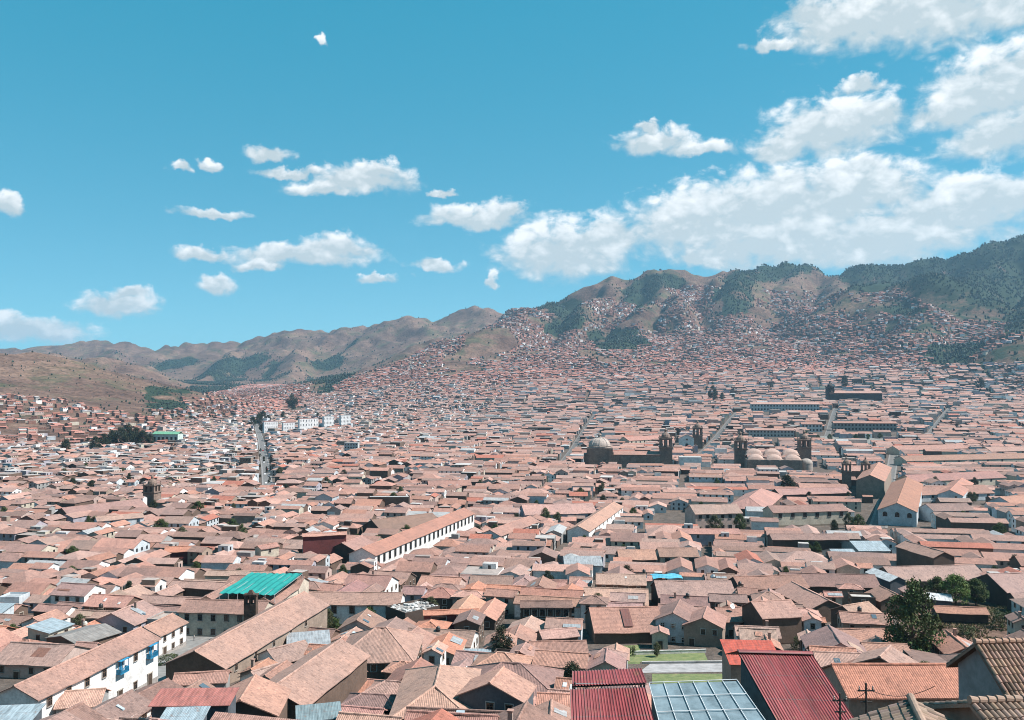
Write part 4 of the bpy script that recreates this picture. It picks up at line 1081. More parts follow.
# tarpaulin pool-blue cover near the arcade
p = hit(667, 577, 5)
b = MB()
for i in range(10):
    for j in range(4):
        f = lambda a, c: (p[0] + (a - .5) * 11, p[1] + (c - .5) * 7, p[2] + .5 * math.sin(a * 3.1) + .25 * math.sin(c * 7 + a * 9))
        Q = [f(i / 10, j / 4), f((i + 1) / 10, j / 4), f((i + 1) / 10, (j + 1) / 4), f(i / 10, (j + 1) / 4)]
        b.poly(Q, 'tarp', (0.10, 0.42, 0.58)); b.poly([(x, y, z - .05) for x, y, z in Q[::-1]], 'tarp', (0.10, 0.42, 0.58))
root = thing('tarpaulin_shelter', 'bright blue tarpaulin shelter behind the arcaded house', 'tarpaulin', (0, 0, 0)); b.build('tarpaulin', root)
b = MB()
for x in (-5.3, 5.3):
    for y in (-3.3, 3.3): b.tube((p[0] + x, p[1] + y, p[2] - 6), (p[0] + x, p[1] + y, p[2] + .1), .07, .07, 'timber', (0.2, 0.15, 0.1), 6)
b.build('posts', root); EXCL.append((p[0], p[1], 0, 5.5, 3.5))

# ------------------------------------------------------------------ the rest of the town: blocks, lots, ranges
def rects_hit(a, b):
    (ax, ay, aw, ahl, ahw), (bx, by, bw, bhl, bhw) = a, b
    if (ax - bx) ** 2 + (ay - by) ** 2 > (math.hypot(ahl, ahw) + math.hypot(bhl, bhw)) ** 2: return False
    for w in (aw, aw + math.pi / 2, bw, bw + math.pi / 2):
        cx, cy = math.cos(w), math.sin(w)
        d = abs((bx - ax) * cx + (by - ay) * cy)
        ra = ahl * abs(math.cos(aw - w)) + ahw * abs(math.sin(aw - w)); rb = bhl * abs(math.cos(bw - w)) + bhw * abs(math.sin(bw - w))
        if d > ra + rb: return False
    return True
BLOCKERS = [(h['x'], h['y'], h['yaw'], h['hl'], h['hw']) for h in HOUSES] + list(EXCL) + list(FRONT)
_grid = {}
for r in BLOCKERS:
    rad = math.hypot(r[3], r[4]) + 20
    for gx in range(int((r[0] - rad) // 60), int((r[0] + rad) // 60) + 1):
        for gy in range(int((r[1] - rad) // 60), int((r[1] + rad) // 60) + 1):
            _grid.setdefault((gx, gy), []).append(r)
def free(r):
    return not any(rects_hit(r, b) for b in _grid.get((int(r[0] // 60), int(r[1] // 60)), ()))

def theta(s): return R(15 + 8 * max(-1, min(1, s / 320)))
def gmap(s, t): return s + t * math.tan(theta(s)), t - 0.2 * s
LOTS = []
def split(s0, t0, s1, t1, depth=0):
    kx = 1.0
    w, h = (s1 - s0), (t1 - t0)
    near_ = gmap(s0, t0)[1] < 185
    gx_, gy_ = gmap(s0, t0); wide_ = gx_ > .12 * gy_ and 330 < gy_ < 950
    big = (40 if random.random() < .5 else 18) if wide_ else (17 if random.random() < .25 else 10.5) if near_ else 23 if random.random() < 0.26 else 14
    if max(w, h) < big or depth > 6:
        LOTS.append((s0, t0, s1, t1)); return
    f = random.uniform(0.36, 0.64)
    if w > h: split(s0, t0, s0 + w * f, t1, depth + 1); split(s0 + w * f, t0, s1, t1, depth + 1)
    else: split(s0, t0, s1, t0 + h * f, depth + 1); split(s0, t0 + h * f, s1, t1, depth + 1)
t = 50.0
while t < 2700:
    bh = random.uniform(55, 105); s = -2300.0
    while s < 1500:
        bw = random.uniform(48, 90)
        x, y = gmap(s + bw / 2, t + bh / 2)
        if y > 60 and -0.72 < x / y < 0.74: split(s, t, s + bw, t + bh)
        s += bw + random.choice((4.5, 5.5, 7.0))
    t += bh + random.choice((4.5, 6.0, 8.0))

near, far = [], []      # candidate houses: (dist, x, y, yaw, L, W)
GARDENS = []
_lm = np.array([gmap((q[0] + q[2]) / 2, (q[1] + q[3]) / 2) for q in LOTS]); _lz = G(_lm[:, 0], _lm[:, 1])
for (s0, t0, s1, t1), z in zip(LOTS, _lz):
    sm, tm = (s0 + s1) / 2, (t0 + t1) / 2
    x, y = gmap(sm, tm)
    if y < 95 or abs(x / y) > 0.70: continue
    xa, ya = gmap(s0, tm); xb, yb = gmap(s1, tm); xc, yc = gmap(sm, t0); xd, yd = gmap(sm, t1)
    yaw = math.atan2(yb - ya, xb - xa) + random.gauss(0, 0.05)
    w = math.hypot(xb - xa, yb - ya) * 0.975; h = math.hypot(xd - xc, yd - yc) * 0.975
    ok = False
    for k, (ox, oy) in ((1.0, (0, 0)), (0.8, (0, 0)), (0.62, (0, 0)), (0.6, (.2, .2)), (0.6, (-.2, .2)), (0.6, (-.2, -.2)), (0.6, (.2, -.2)), (0.45, (0, 0)), (0.42, (.28, 0)), (0.42, (-.28, 0)), (0.42, (0, .28)), (0.42, (0, -.28))):
        cx, cy = x + ox * w * math.cos(yaw) - oy * h * math.sin(yaw), y + ox * w * math.sin(yaw) + oy * h * math.cos(yaw)
        if free((cx, cy, yaw, w * k / 2, h * k / 2)) and min(w, h) * k > 3.6: ok = True; break
    if not ok: continue
    w, h = w * k, h * k
    if y > 1050 and cx / cy < -.25 and z > -77 or y > 1120 and cx / cy < -.42: continue
    if y > 1500 and z > 60: continue
    if y < 420 and random.random() < 0.06 or y >= 420 and random.random() < 0.05:
        GARDENS.append((cx, cy, min(w, h))); continue
    if y > 380 and random.random() < .055: continue
    near.append((math.hypot(cx, cy), cx, cy, yaw, w, h))
near.sort()

N_HAND = sum(1 for h in HOUSES)
N_NEAR = 300 - N_HAND
GROUP = 'tile roofed houses of the old town'
cnt = 0; FILL = []; rest = []
for (dist, x, y, yaw, w, h) in near:
    z = g1(x, y)
    u, v = project(x, y, z + 6)
    inside = -25 < u < 1049 and v < 735
    if cnt >= N_NEAR or not inside:
        rest.append((dist, x, y, yaw, w, h)); continue
    cnt += 1
    wk = random.choices('wcapgbdtv', (17, 13, 26, 8, 5, 5, 10, 12, 4))[0]
    kind = random.random(); L, W, yw = (w, h, yaw) if w >= h else (h, w, yaw + math.pi / 2)
    root = thing('house', 'x', 'house', (x, y, z), yaw, GROUP)
    rc = roofcol(); rt = 'tile'; hip = False; eave = random.uniform(3.0, 4.6) if random.random() < 0.5 else random.uniform(4.8, 6.6)
    pitch = R(random.uniform(20, 27)); desc = 'gabled'; rcol = 'tan-roofed'
    o = yw - yaw
    if min(w, h) > 16.5:
        desc = 'courtyard'; d = random.uniform(5.2, 6.2); op = random.randrange(5)
        secs = [((0, -h / 2 + d / 2), 0, w, d), ((w / 2 - d / 2, 0), math.pi / 2, h - 2 * d - .1, d), ((0, h / 2 - d / 2), 0, w, d), ((-w / 2 + d / 2, 0), math.pi / 2, h - 2 * d - .1, d)]
        for i, (oo, yy, l_, w_) in enumerate(secs):
            if i == op and op in (1, 3): continue
            e = eave + random.uniform(-.5, .5)
            make_range(root, oo, yy, l_, w_, e, pitch, False, WALL[wk], rc, 'tile', random.random() * 9)
        add_openings(root, (0, -h / 2 + d / 2), 0, w, d, eave, yaw, (x, y), sides=(0,), spacing=3.4, maxn=5)
    elif kind < 0.04:
        rt = 'mono'; pick = random.choice(('grey', 'blue', 'grey', 'dk', 'o', 'grey')); rc = ROOFC[pick]; rcol = {'grey': 'grey sheet-roofed', 'blue': 'pale blue sheet-roofed', 'dk': 'dark brown-roofed', 'o': 'orange-roofed'}[pick]; desc = 'flat-pitched'
        make_range(root, (0, 0), o, L, W, eave, pitch, False, WALL[wk], rc, rt, random.random() * 9)
        add_openings(root, (0, 0), o, L, W, eave, yaw, (x, y), spacing=4, maxn=3)
    elif kind < 0.068:
        rt = 'flat'; rc = random.choice(((0.42, 0.36, 0.32), (0.5, 0.47, 0.44))); rcol = 'flat-topped'; desc = 'box-like'; eave = max(eave, 5)
        make_range(root, (0, 0), o, L, W, eave, pitch, False, WALL[wk], rc, rt, random.random() * 9)
        add_openings(root, (0, 0), o, L, W, eave, yaw, (x, y), spacing=3.5, maxn=4)
    else:
        hip = random.random() < 0.16
        if random.random() < 0.07: rc = ROOFC[random.choice(('o', 'o', 'dk'))]; 
        if hip: desc = 'hip-roofed'
        if W > 11.5 and L > 14 and random.random() < .6:   # two parallel or crossed ranges
            desc = 'double-gabled'; hip = False; W1 = W * random.uniform(.42, .58)
            make_range(root, (-(W - W1) / 2 * -math.sin(o), -(W - W1) / 2 * math.cos(o)), o, L, W1, eave, pitch, False, WALL[wk], rc, rt, random.random() * 9)
            make_range(root, ((W1) / 2 * -math.sin(o), (W1) / 2 * math.cos(o)), o, L * random.uniform(.8, 1), W - W1, eave + random.uniform(-.6, .9), pitch, False, WALL[wk], tuple(c * random.uniform(.9, 1.1) for c in rc), rt, random.random() * 9)
        else:
            make_range(root, (0, 0), o, L, W, eave, pitch, hip, WALL[wk], rc, rt, random.random() * 9)
        add_openings(root, (0, 0), o, L, W, eave, yaw, (x, y), spacing=3.4, maxn=5)
    if desc == 'gabled' and random.random() < .42:   # repaired stretch of roof or a loose metal sheet
        pw, px_ = random.uniform(.8, 2.4), random.uniform(-.3, .3) * L; y0_, y1_ = sorted((random.uniform(.05, .30), random.uniform(.32, .50))); sg_ = random.choice((-1, -1, 1)); tn = math.tan(pitch); zr_ = eave + W / 2 * tn + .165
        col_ = random.choice(((0.50, 0.27, 0.20), (0.30, 0.19, 0.15), (0.40, 0.40, 0.40), (0.46, 0.33, 0.26), (0.24, 0.12, 0.09), (0.36, 0.40, 0.42)))
        rp = MB(); ya, yb = sg_ * y0_ * W, sg_ * y1_ * W
        q4 = [(px_ - pw * sg_, ya, zr_ - y0_ * W * tn), (px_ + pw * sg_, ya, zr_ - y0_ * W * tn), (px_ + pw * sg_, yb, zr_ - y1_ * W * tn), (px_ - pw * sg_, yb, zr_ - y1_ * W * tn)]
        if sg_ < 0: q4 = [q4[1], q4[0], q4[3], q4[2]]; q4 = [(-(x_ - px_) + px_, y_, z_) for x_, y_, z_ in q4] if False else q4
        rp.slab(q4[1], q4[0], q4[3], q4[2], .07, 'sheet' if abs(col_[0] - col_[1]) < .05 else 'tile', col_)
        ro_ = rp.build('roof_patch', root); ro_.rotation_euler = (0, 0, o)
    if desc == 'gabled' and random.random() < .12:
        ch_ = MB(); ch_.box((0, 0, .2), (.6, .6, 2.2), 'plaster', (0.4, 0.3, 0.25)); ch_.box((0, 0, 1.35), (.8, .8, .16), 'plaster', (0.42, 0.25, 0.2)); co_h = ch_.build('chimney', root)
        cxh, cyh = random.uniform(-.3, .3) * L, random.choice((-1, 1)) * W * .12
        co_h.location = (cxh * math.cos(o) - cyh * math.sin(o), cxh * math.sin(o) + cyh * math.cos(o), eave + W * .38 * math.tan(pitch) + .4)
    if desc == 'gabled' and random.random() < .4:
        for q in range(random.choice((1, 1, 2, 3))):
            sx_ = random.uniform(-.38, .38) * L; sy_ = random.uniform(.15, .4) * W * random.choice((-1, -1, 1)); zz_ = eave + (W / 2 - abs(sy_)) * math.tan(pitch) + .17
            sk_ = MB(); a_ = math.copysign(pitch, -sy_); ww_, hh_ = random.choice(((.7, .9), (.5, 1.2), (1.2, 1.6))); tn = math.tan(a_)
            cl_ = random.choice(((0.62, 0.64, 0.64), (0.10, 0.14, 0.17), (0.45, 0.55, 0.6), (0.6, 0.6, 0.58)))
            P8 = [(sx, sy, sy * tn + dz) for dz in (-.15, .07) for sx, sy in ((-ww_ / 2, -hh_ / 2), (ww_ / 2, -hh_ / 2), (ww_ / 2, hh_ / 2), (-ww_ / 2, hh_ / 2))]
            for f_ in ((4, 5, 6, 7), (0, 1, 5, 4), (1, 2, 6, 5), (2, 3, 7, 6), (3, 0, 4, 7)): sk_.poly([P8[i_] for i_ in f_], 'glass' if cl_[0] < .2 else 'metal', cl_)
            so_ = sk_.build('skylight', root); so_.location = (sx_ * math.cos(o) - sy_ * math.sin(o), sx_ * math.sin(o) + sy_ * math.cos(o), zz_); so_.rotation_euler = (0, 0, o)
    size = 'small' if L < 10.5 else 'long' if L > 19 else 'narrow' if W < 6 else 'broad' if W > 11 else 'mid-sized'
    FILL.append(dict(root=root, x=x, y=y, z=z + eave, words=(size, desc, rcol, WNAME[wk], rt)))

# merged far houses ------------------------------------------------------------
def pick(arr, n): return arr[RNG.integers(0, len(arr), n)]
class Mass:
    def __init__(s): s.v = []; s.ls = []; s.li = []; s.m = []; s.t = []; s.uv = []; s.nv = 0
    def add(s, V, faces, mats, tints, UV):
        """V (n,k,3); faces list of index lists; mats per face; tints list per face (n,3); UV per face list of (n,len,2) or None"""
        n, k, _ = V.shape
        base = s.nv + np.arange(n)[:, None] * k
        s.v.append(V.reshape(-1, 3)); s.nv += n * k
        for f, m, t, u in zip(faces, mats, tints, UV):
            s.li.append((base + np.array(f)[None, :]).ravel()); s.ls.append(np.full(n, len(f))); s.m.append(np.full(n, m)); s.t.append(t)
            s.uv.append((np.zeros((n, len(f), 2)) if u is None else u).reshape(-1, 2))
    def build(s, name, mats):
        v = np.concatenate(s.v).astype(np.float32); li = np.concatenate(s.li).astype(np.int32); ls = np.concatenate(s.ls).astype(np.int32)
        me = bpy.data.meshes.new(name)
        me.vertices.add(len(v)); me.vertices.foreach_set('co', v.ravel())
        me.loops.add(len(li)); me.loops.foreach_set('vertex_index', li)
        me.polygons.add(len(ls)); st = np.concatenate([[0], np.cumsum(ls)[:-1]]).astype(np.int32)
        me.polygons.foreach_set('loop_start', st); me.polygons.foreach_set('loop_total', ls)
        for k in mats: me.materials.append(MATS[k])
        me.polygons.foreach_set('material_index', np.concatenate(s.m).astype(np.int32))
        t = np.concatenate(s.t) * ALB; a = me.attributes.new('tint', 'FLOAT_COLOR', 'FACE')
        a.data.foreach_set('color', np.concatenate([t, np.ones((len(t), 1))], 1).astype(np.float32).ravel())
        uvl = me.uv_layers.new(name='uv'); uvl.data.foreach_set('uv', np.concatenate(s.uv).astype(np.float32).ravel())
        me.polygons.foreach_set('use_smooth', np.zeros(len(ls), bool)); me.update(calc_edges=True); me.validate()
        o = bpy.data.objects.new(name, me); COL.objects.link(o); return o
MM = ['plaster', 'tile', 'glass']
def xf(loc, P):
    """local (n,k,3) -> world with params P dict arrays"""
    c, s_ = np.cos(P['yaw'])[:, None], np.sin(P['yaw'])[:, None]
    out = np.empty_like(loc)
    out[..., 0] = P['x'][:, None] + loc[..., 0] * c - loc[..., 1] * s_
    out[..., 1] = P['y'][:, None] + loc[..., 0] * s_ + loc[..., 1] * c
    out[..., 2] = P['z'][:, None] + loc[..., 2]
    return out
def mass_add(M, P, kind):
    n = len(P['x'])
    if n == 0: return
    hL, hW, e, tp = P['L'] / 2, P['W'] / 2, P['eave'], P['tp']
    oh = np.minimum(0.5, hW * .2); og = 0.3; rz = e + hW * tp; low = P['low']
    V = np.zeros((n, 16, 3))
    for k, (sx, sy) in enumerate(((-1, -1), (1, -1), (1, 1), (-1, 1))):
        V[:, k] = np.stack([sx * hL, sy * hW, -low], 1); V[:, 4 + k] = np.stack([sx * hL, sy * hW, e], 1)
    wc, rc = P['wc'], P['rc']; cav = wc
    if kind == 'flat':
        F_ = [(0, 1, 5, 4), (1, 2, 6, 5), (2, 3, 7, 6), (3, 0, 4, 7), (4, 5, 6, 7)]
        M.add(xf(V[:, :8], P), F_, [0] * 5, [wc] * 4 + [rc], [None] * 5)
    else:
        hx = np.zeros(n) if kind == 'gable' else np.minimum(hW, hL * .8)
        rx = hL + og if kind == 'gable' else hL - hx
        ex = hL + (og if kind == 'gable' else oh)
        V[:, 8] = np.stack([-hL, 0 * hL, rz - .03], 1); V[:, 9] = np.stack([hL, 0 * hL, rz - .03], 1)
        ez = e - oh * tp + .06
        V[:, 10] = np.stack([-ex, -hW - oh, ez], 1); V[:, 11] = np.stack([ex, -hW - oh, ez], 1)
        V[:, 12] = np.stack([-rx, 0 * hL, rz + .06], 1); V[:, 13] = np.stack([rx, 0 * hL, rz + .06], 1)
        V[:, 14] = np.stack([-ex, hW + oh, ez], 1); V[:, 15] = np.stack([ex, hW + oh, ez], 1)
        S = np.hypot(hW + oh, (hW + oh) * tp); off = RNG.random(n) * 50
        quv = lambda xs, vs: np.stack([np.stack([x + off for x in xs], 1), np.stack(vs, 1)], 2)
        Z = 0 * S
        if kind == 'gable':
            F_ = [(0, 1, 5, 4), (1, 2, 6, 9, 5), (2, 3, 7, 6), (3, 0, 4, 8, 7), (10, 11, 13, 12), (15, 14, 12, 13)]
            M.add(xf(V, P), F_, [0, 0, 0, 0, 1, 1], [wc] * 4 + [rc, rc * P['alt']], [None] * 4 + [quv((-ex, ex, rx, -rx), (S, S, Z, Z)), quv((ex, -ex, -rx, rx), (S, S, Z, Z))])
        else:
            F_ = [(0, 1, 5, 4), (1, 2, 6, 5), (2, 3, 7, 6), (3, 0, 4, 7), (10, 11, 13, 12), (15, 14, 12, 13), (11, 15, 13), (14, 10, 12)]
            M.add(xf(V, P), F_, [0] * 4 + [1] * 4, [wc] * 4 + [rc] * 4, [None] * 4 + [quv((-ex, ex, rx, -rx), (S, S, Z, Z)), quv((ex, -ex, -rx, rx), (S, S, Z, Z)), quv((-hW, hW, Z), (S, S, Z)), quv((-hW, hW, Z), (S, S, Z))])
    # dark window openings on the walls facing the viewpoint
    sel = P['win'] > 0
    if sel.any():
        for side in range(4):
            for r in range(int(P['win'].max())):
                ncol = 5
                for c in range(ncol):
                    half = hL if side in (0, 2) else hW
                    nn = np.minimum(ncol, (2 * half / 3.6).astype(int))
                    q = sel & (P['win'] > r) & (c < nn)
                    if not q.any(): continue
                    Q = {k: (v[q] if isinstance(v, np.ndarray) else v) for k, v in P.items()}
                    a = ((c + .5) / np.maximum(nn[q], 1) - .5) * 2 * (half[q] - .4)
                    dn = (hW if side in (0, 2) else hL)[q] + .05
                    z0 = Q['eave'] - 2.1 - r * 2.7; ok = z0 > -1
                    ww = .55
                    m = q.sum(); W_ = np.zeros((m, 4, 3))
                    for k, (da, dz) in enumerate(((-ww, 0), (ww, 0), (ww, 1.5), (-ww, 1.5))):
                        if side == 0: W_[:, k] = np.stack([a + da, -dn, z0 + dz], 1)
                        elif side == 2: W_[:, k] = np.stack([a - da, dn, z0 + dz], 1)
                        elif side == 1: W_[:, k] = np.stack([dn, a + da, z0 + dz], 1)
                        else: W_[:, k] = np.stack([-dn, a - da, z0 + dz], 1)
                    wx = xf(W_, Q)
                    M.add(wx, [(0, 1, 2, 3)], [2], [np.tile([[0.02, 0.022, 0.025]], (m, 1))], [None])
MASS = Mass()
wallpal = np.array([WALL[k] for k in 'wwcaaapptdgvb']); roofpal = np.array(ROOFS)
# town lots beyond the individually built houses
rows_ = []
for (dist, x, y, yaw, w, h) in rest:
    if min(w, h) > 16.5:
        d = random.uniform(5.5, 8) if min(w, h) > 24 else random.uniform(5, 6.4); e = random.uniform(4, 7.5)
        c, s_ = math.cos(yaw), math.sin(yaw)
        tone = random.randrange(1 << 30)
        for i, (ox, oy, yy, l_, w_) in enumerate(((0, -h / 2 + d / 2, 0, w, d), (w / 2 - d / 2, 0, math.pi / 2, h - 2 * d, d), (0, h / 2 - d / 2, 0, w, d), (-w / 2 + d / 2, 0, math.pi / 2, h - 2 * d, d))):
            rows_.append((x + ox * c - oy * s_, y + ox * s_ + oy * c, yaw + yy, l_, w_, e + random.uniform(-.4, .4), 0))
    else:
        L, W, yy = (w, h, yaw) if w >= h else (h, w, yaw + math.pi / 2)
        if y > 500 and random.random() < .3 : e = random.uniform(5.5, 9)
        else: e = random.uniform(3.2, 6.6)
        kind = 1 if random.random() < .14 else 0
        pf = 0.04 + 0.25 * min(1, max(0, (y - 900) / 900))
        if random.random() < pf: kind = 2; e += random.choice((0, 1, 3, 4)) if y > 700 else 0
        if W > 12 and kind == 0:
            c, s_ = math.cos(yy), math.sin(yy); k1 = random.uniform(.4, .6)
            W1, W2 = W * k1, W * (1 - k1)
            rows_.append((x + (W - W1) / 2 * s_, y - (W - W1) / 2 * c, yy, L, W1, e, 0)); rows_.append((x - (W - W2) / 2 * s_, y + (W - W2) / 2 * c, yy, L, W2, e + random.uniform(-1, 1), 0))
        else: rows_.append((x, y, yy, L, W, e, kind))
for (dist, x, y, yaw, w, h) in rest:
    if random.random() < .30:
        q = random.uniform(2.2, 4.6); rows_.append((x + random.uniform(-.4, .4) * w, y + random.uniform(-.4, .4) * h, yaw, q * random.uniform(1, 1.7), q, random.uniform(4.5, 8.0), 2))
    if x / y < -.28 and y > 650 and random.random() < .35:
        rows_.append((x, y, yaw, w * .8, h * .8, random.uniform(6.5, 10), 2))
T = np.array(rows_)
# hillside houses
def inpoly(u, v, poly):
    r = np.zeros(u.shape, bool); n = len(poly)
    for i in range(n):
        (x0, y0), (x1, y1) = poly[i], poly[(i + 1) % n]
        c = ((y0 > v) != (y1 > v)) & (u < (x1 - x0) * (v - y0) / (y1 - y0 + 1e-9) + x0)
        r ^= c
    return r
WOODS = [[(540, 338), (548, 305), (566, 296), (600, 303), (612, 318), (590, 338), (565, 340)], [(598, 345), (612, 325), (655, 333), (660, 350), (620, 357)], [(618, 300), (625, 283), (650, 273), (680, 279), (668, 292), (640, 310)],
         [(715, 312), (726, 285), (755, 262), (790, 262), (880, 268), (925, 258), (1000, 240), (1100, 230), (1100, 335), (1000, 335), (985, 315), (930, 291), (880, 290), (850, 285), (800, 278), (760, 285), (735, 312)],
         [(925, 362), (935, 345), (985, 346), (975, 362), (950, 365)], [(150, 366), (180, 350), (200, 352), (205, 370), (185, 385), (165, 380)], [(188, 380), (205, 365), (250, 352), (258, 365), (230, 390), (200, 395)],
         [(305, 380), (320, 355), (350, 345), (352, 360), (330, 388), (318, 392)], [(136, 404), (150, 394), (195, 396), (198, 402), (150, 408)], [(262, 365), (285, 366), (290, 378), (270, 378)], [(880, 310), (900, 300), (925, 310), (905, 318)]]
HOUSEZONE = [[(355, 400), (385, 372), (430, 345), (520, 302), (560, 304), (600, 300), (690, 285), (760, 290), (830, 292), (900, 290), (960, 320), (1030, 325), (1100, 330), (1100, 420), (355, 420)],
             [(-60, 394), (0, 396), (60, 400), (110, 412), (160, 420), (260, 420), (260, 480), (-60, 480)], [(150, 405), (250, 385), (330, 385), (420, 355), (420, 430), (150, 430)]]
BARE = [[(445, 372), (462, 345), (478, 331), (495, 335), (522, 350), (520, 368), (490, 362), (470, 378)], [(585, 372), (600, 352), (615, 358), (610, 372)], [(905, 335), (922, 316), (940, 334)], [(290, 410), (350, 398), (360, 410), (300, 425)],
        [(635, 322), (652, 300), (668, 315), (650, 325)]]
def wobble(x, y, z):
    u, v = project(x, y, z)
    return u + fbm(x, y, 420, 4) * 70, v + fbm(x + 800, y - 300, 420, 4) * 34
n = 330000
ang = RNG.uniform(-0.66, 0.70, n); yy = np.sqrt(RNG.uniform(1120 ** 2, 5400 ** 2, n)); xx = ang * yy
zz = G(xx, yy); u, v = project(xx, yy, zz)
zone = np.zeros(n, bool)
for p in HOUSEZONE: zone |= inpoly(u, v, p)
uw, vw = wobble(xx, yy, zz)
for p in WOODS + BARE: zone &= ~inpoly(uw, vw, p)
dens = fbm(xx, yy, 260, 3) + fbm(xx + 500, yy, 60, 2) * .6
keep = zone & (dens > -0.31 + np.clip(zz / 500, 0, .13) + np.clip((zz - 200) / 1000, 0, .14) - .07 * np.clip((u - 680) / 120, 0, 1)) & ((yy > 2500) | ((ang < -.2) & (zz > -76)) | (ang < -.4))
keep &= (ang > -.33) | (RNG.random(n) < .10) | (yy > 2900)
idx = np.nonzero(keep)[0]
# spacing on a 13 m lattice
key = (np.floor(xx[idx] / 12).astype(int), np.floor(yy[idx] / 12).astype(int))
_, first = np.unique(key[0] * 100003 + key[1], return_index=True); idx = idx[first]
e1 = (G(xx[idx] + 15, yy[idx]) - G(xx[idx] - 15, yy[idx])) / 30; e2 = (G(xx[idx], yy[idx] + 15) - G(xx[idx], yy[idx] - 15)) / 30
hy = np.arctan2(e2, e1) + math.pi / 2 + RNG.normal(0, .25, len(idx))
H = np.stack([xx[idx], yy[idx], hy, RNG.uniform(8, 17, len(idx)), RNG.uniform(6.5, 10.5, len(idx)), RNG.uniform(2.8, 7.0, len(idx)), np.where(RNG.random(len(idx)) < .72, 0, 2)], 1)
for arr, hill in ((T, False), (H, True)):
    zA = G(arr[:, 0], arr[:, 1])
    for kind, nm in ((0, 'gable'), (1, 'hip'), (2, 'flat')):
        q = arr[:, 6] == kind; a = arr[q]; n = len(a)
        if not n: continue
        wc = pick(wallpal, n) * RNG.uniform(.85, 1.12, (n, 1)); rc = pick(roofpal, n) * RNG.uniform(.80, 1.16, (n, 1))
        odd = RNG.random(n); yv = a[:, 1]
        if not hill:
            pale = (a[:, 0] > .12 * yv) & (yv < 1000) & (RNG.random(n) < .5); wc[pale] = pick(np.array([WALL[k] for k in 'wcbww']), pale.sum()) * RNG.uniform(.85, 1.05, (pale.sum(), 1))
        if hill:
            brick = RNG.random(n) < .55
            wc[brick] = np.array([0.32, 0.16, 0.12]) * RNG.uniform(.7, 1.25, (brick.sum(), 1))
            rc = np.where((odd < .12)[:, None], np.array([[0.44, 0.41, 0.41]]), rc * np.array([1.12, .84, .80]))
        else:
            rc = np.where((odd < .03)[:, None], np.array([[0.45, 0.17, 0.12]]), rc)
            rc = np.where(((odd > .03) & (odd < .046))[:, None], np.array([[0.42, 0.44, 0.45]]), rc)
        if nm == 'flat': rc = np.where((RNG.random(n) < .5)[:, None], np.array([[0.40, 0.34, 0.31]]), np.array([[0.52, 0.49, 0.47]])) * RNG.uniform(.8, 1.15, (n, 1)) * (np.array([.78, .68, .64]) if hill else 1)
        win = np.where(hill, 0, np.where((a[:, 1] < 950), np.where((wc.mean(1) > .28) & (RNG.random(n) < .6), np.where(a[:, 5] > 5, 2, 1), 0), 0)).astype(int)
        if hill: win = np.where((yv < 3600) & (RNG.random(n) < .5), 1, 0)
        P_ = dict(x=a[:, 0], y=a[:, 1], z=zA[q], yaw=a[:, 2], L=a[:, 3], W=a[:, 4], eave=a[:, 5], tp=np.tan(np.radians(RNG.uniform(19, 26, n))) * (0.8 if hill else 1), low=np.full(n, 4.0 if hill else 2.0), wc=wc, rc=rc, alt=RNG.uniform(.92, 1.08, (n, 1)), win=win)
        mass_add(MASS, P_, nm)
o = MASS.build('distant_houses', MM); tag(o, 'thousands of small tiled and flat-roofed houses covering the valley and slopes', 'houses', kind='stuff')
print('houses near', len(FILL), 'hand', N_HAND, 'town pieces', len(T), 'hill', len(H))

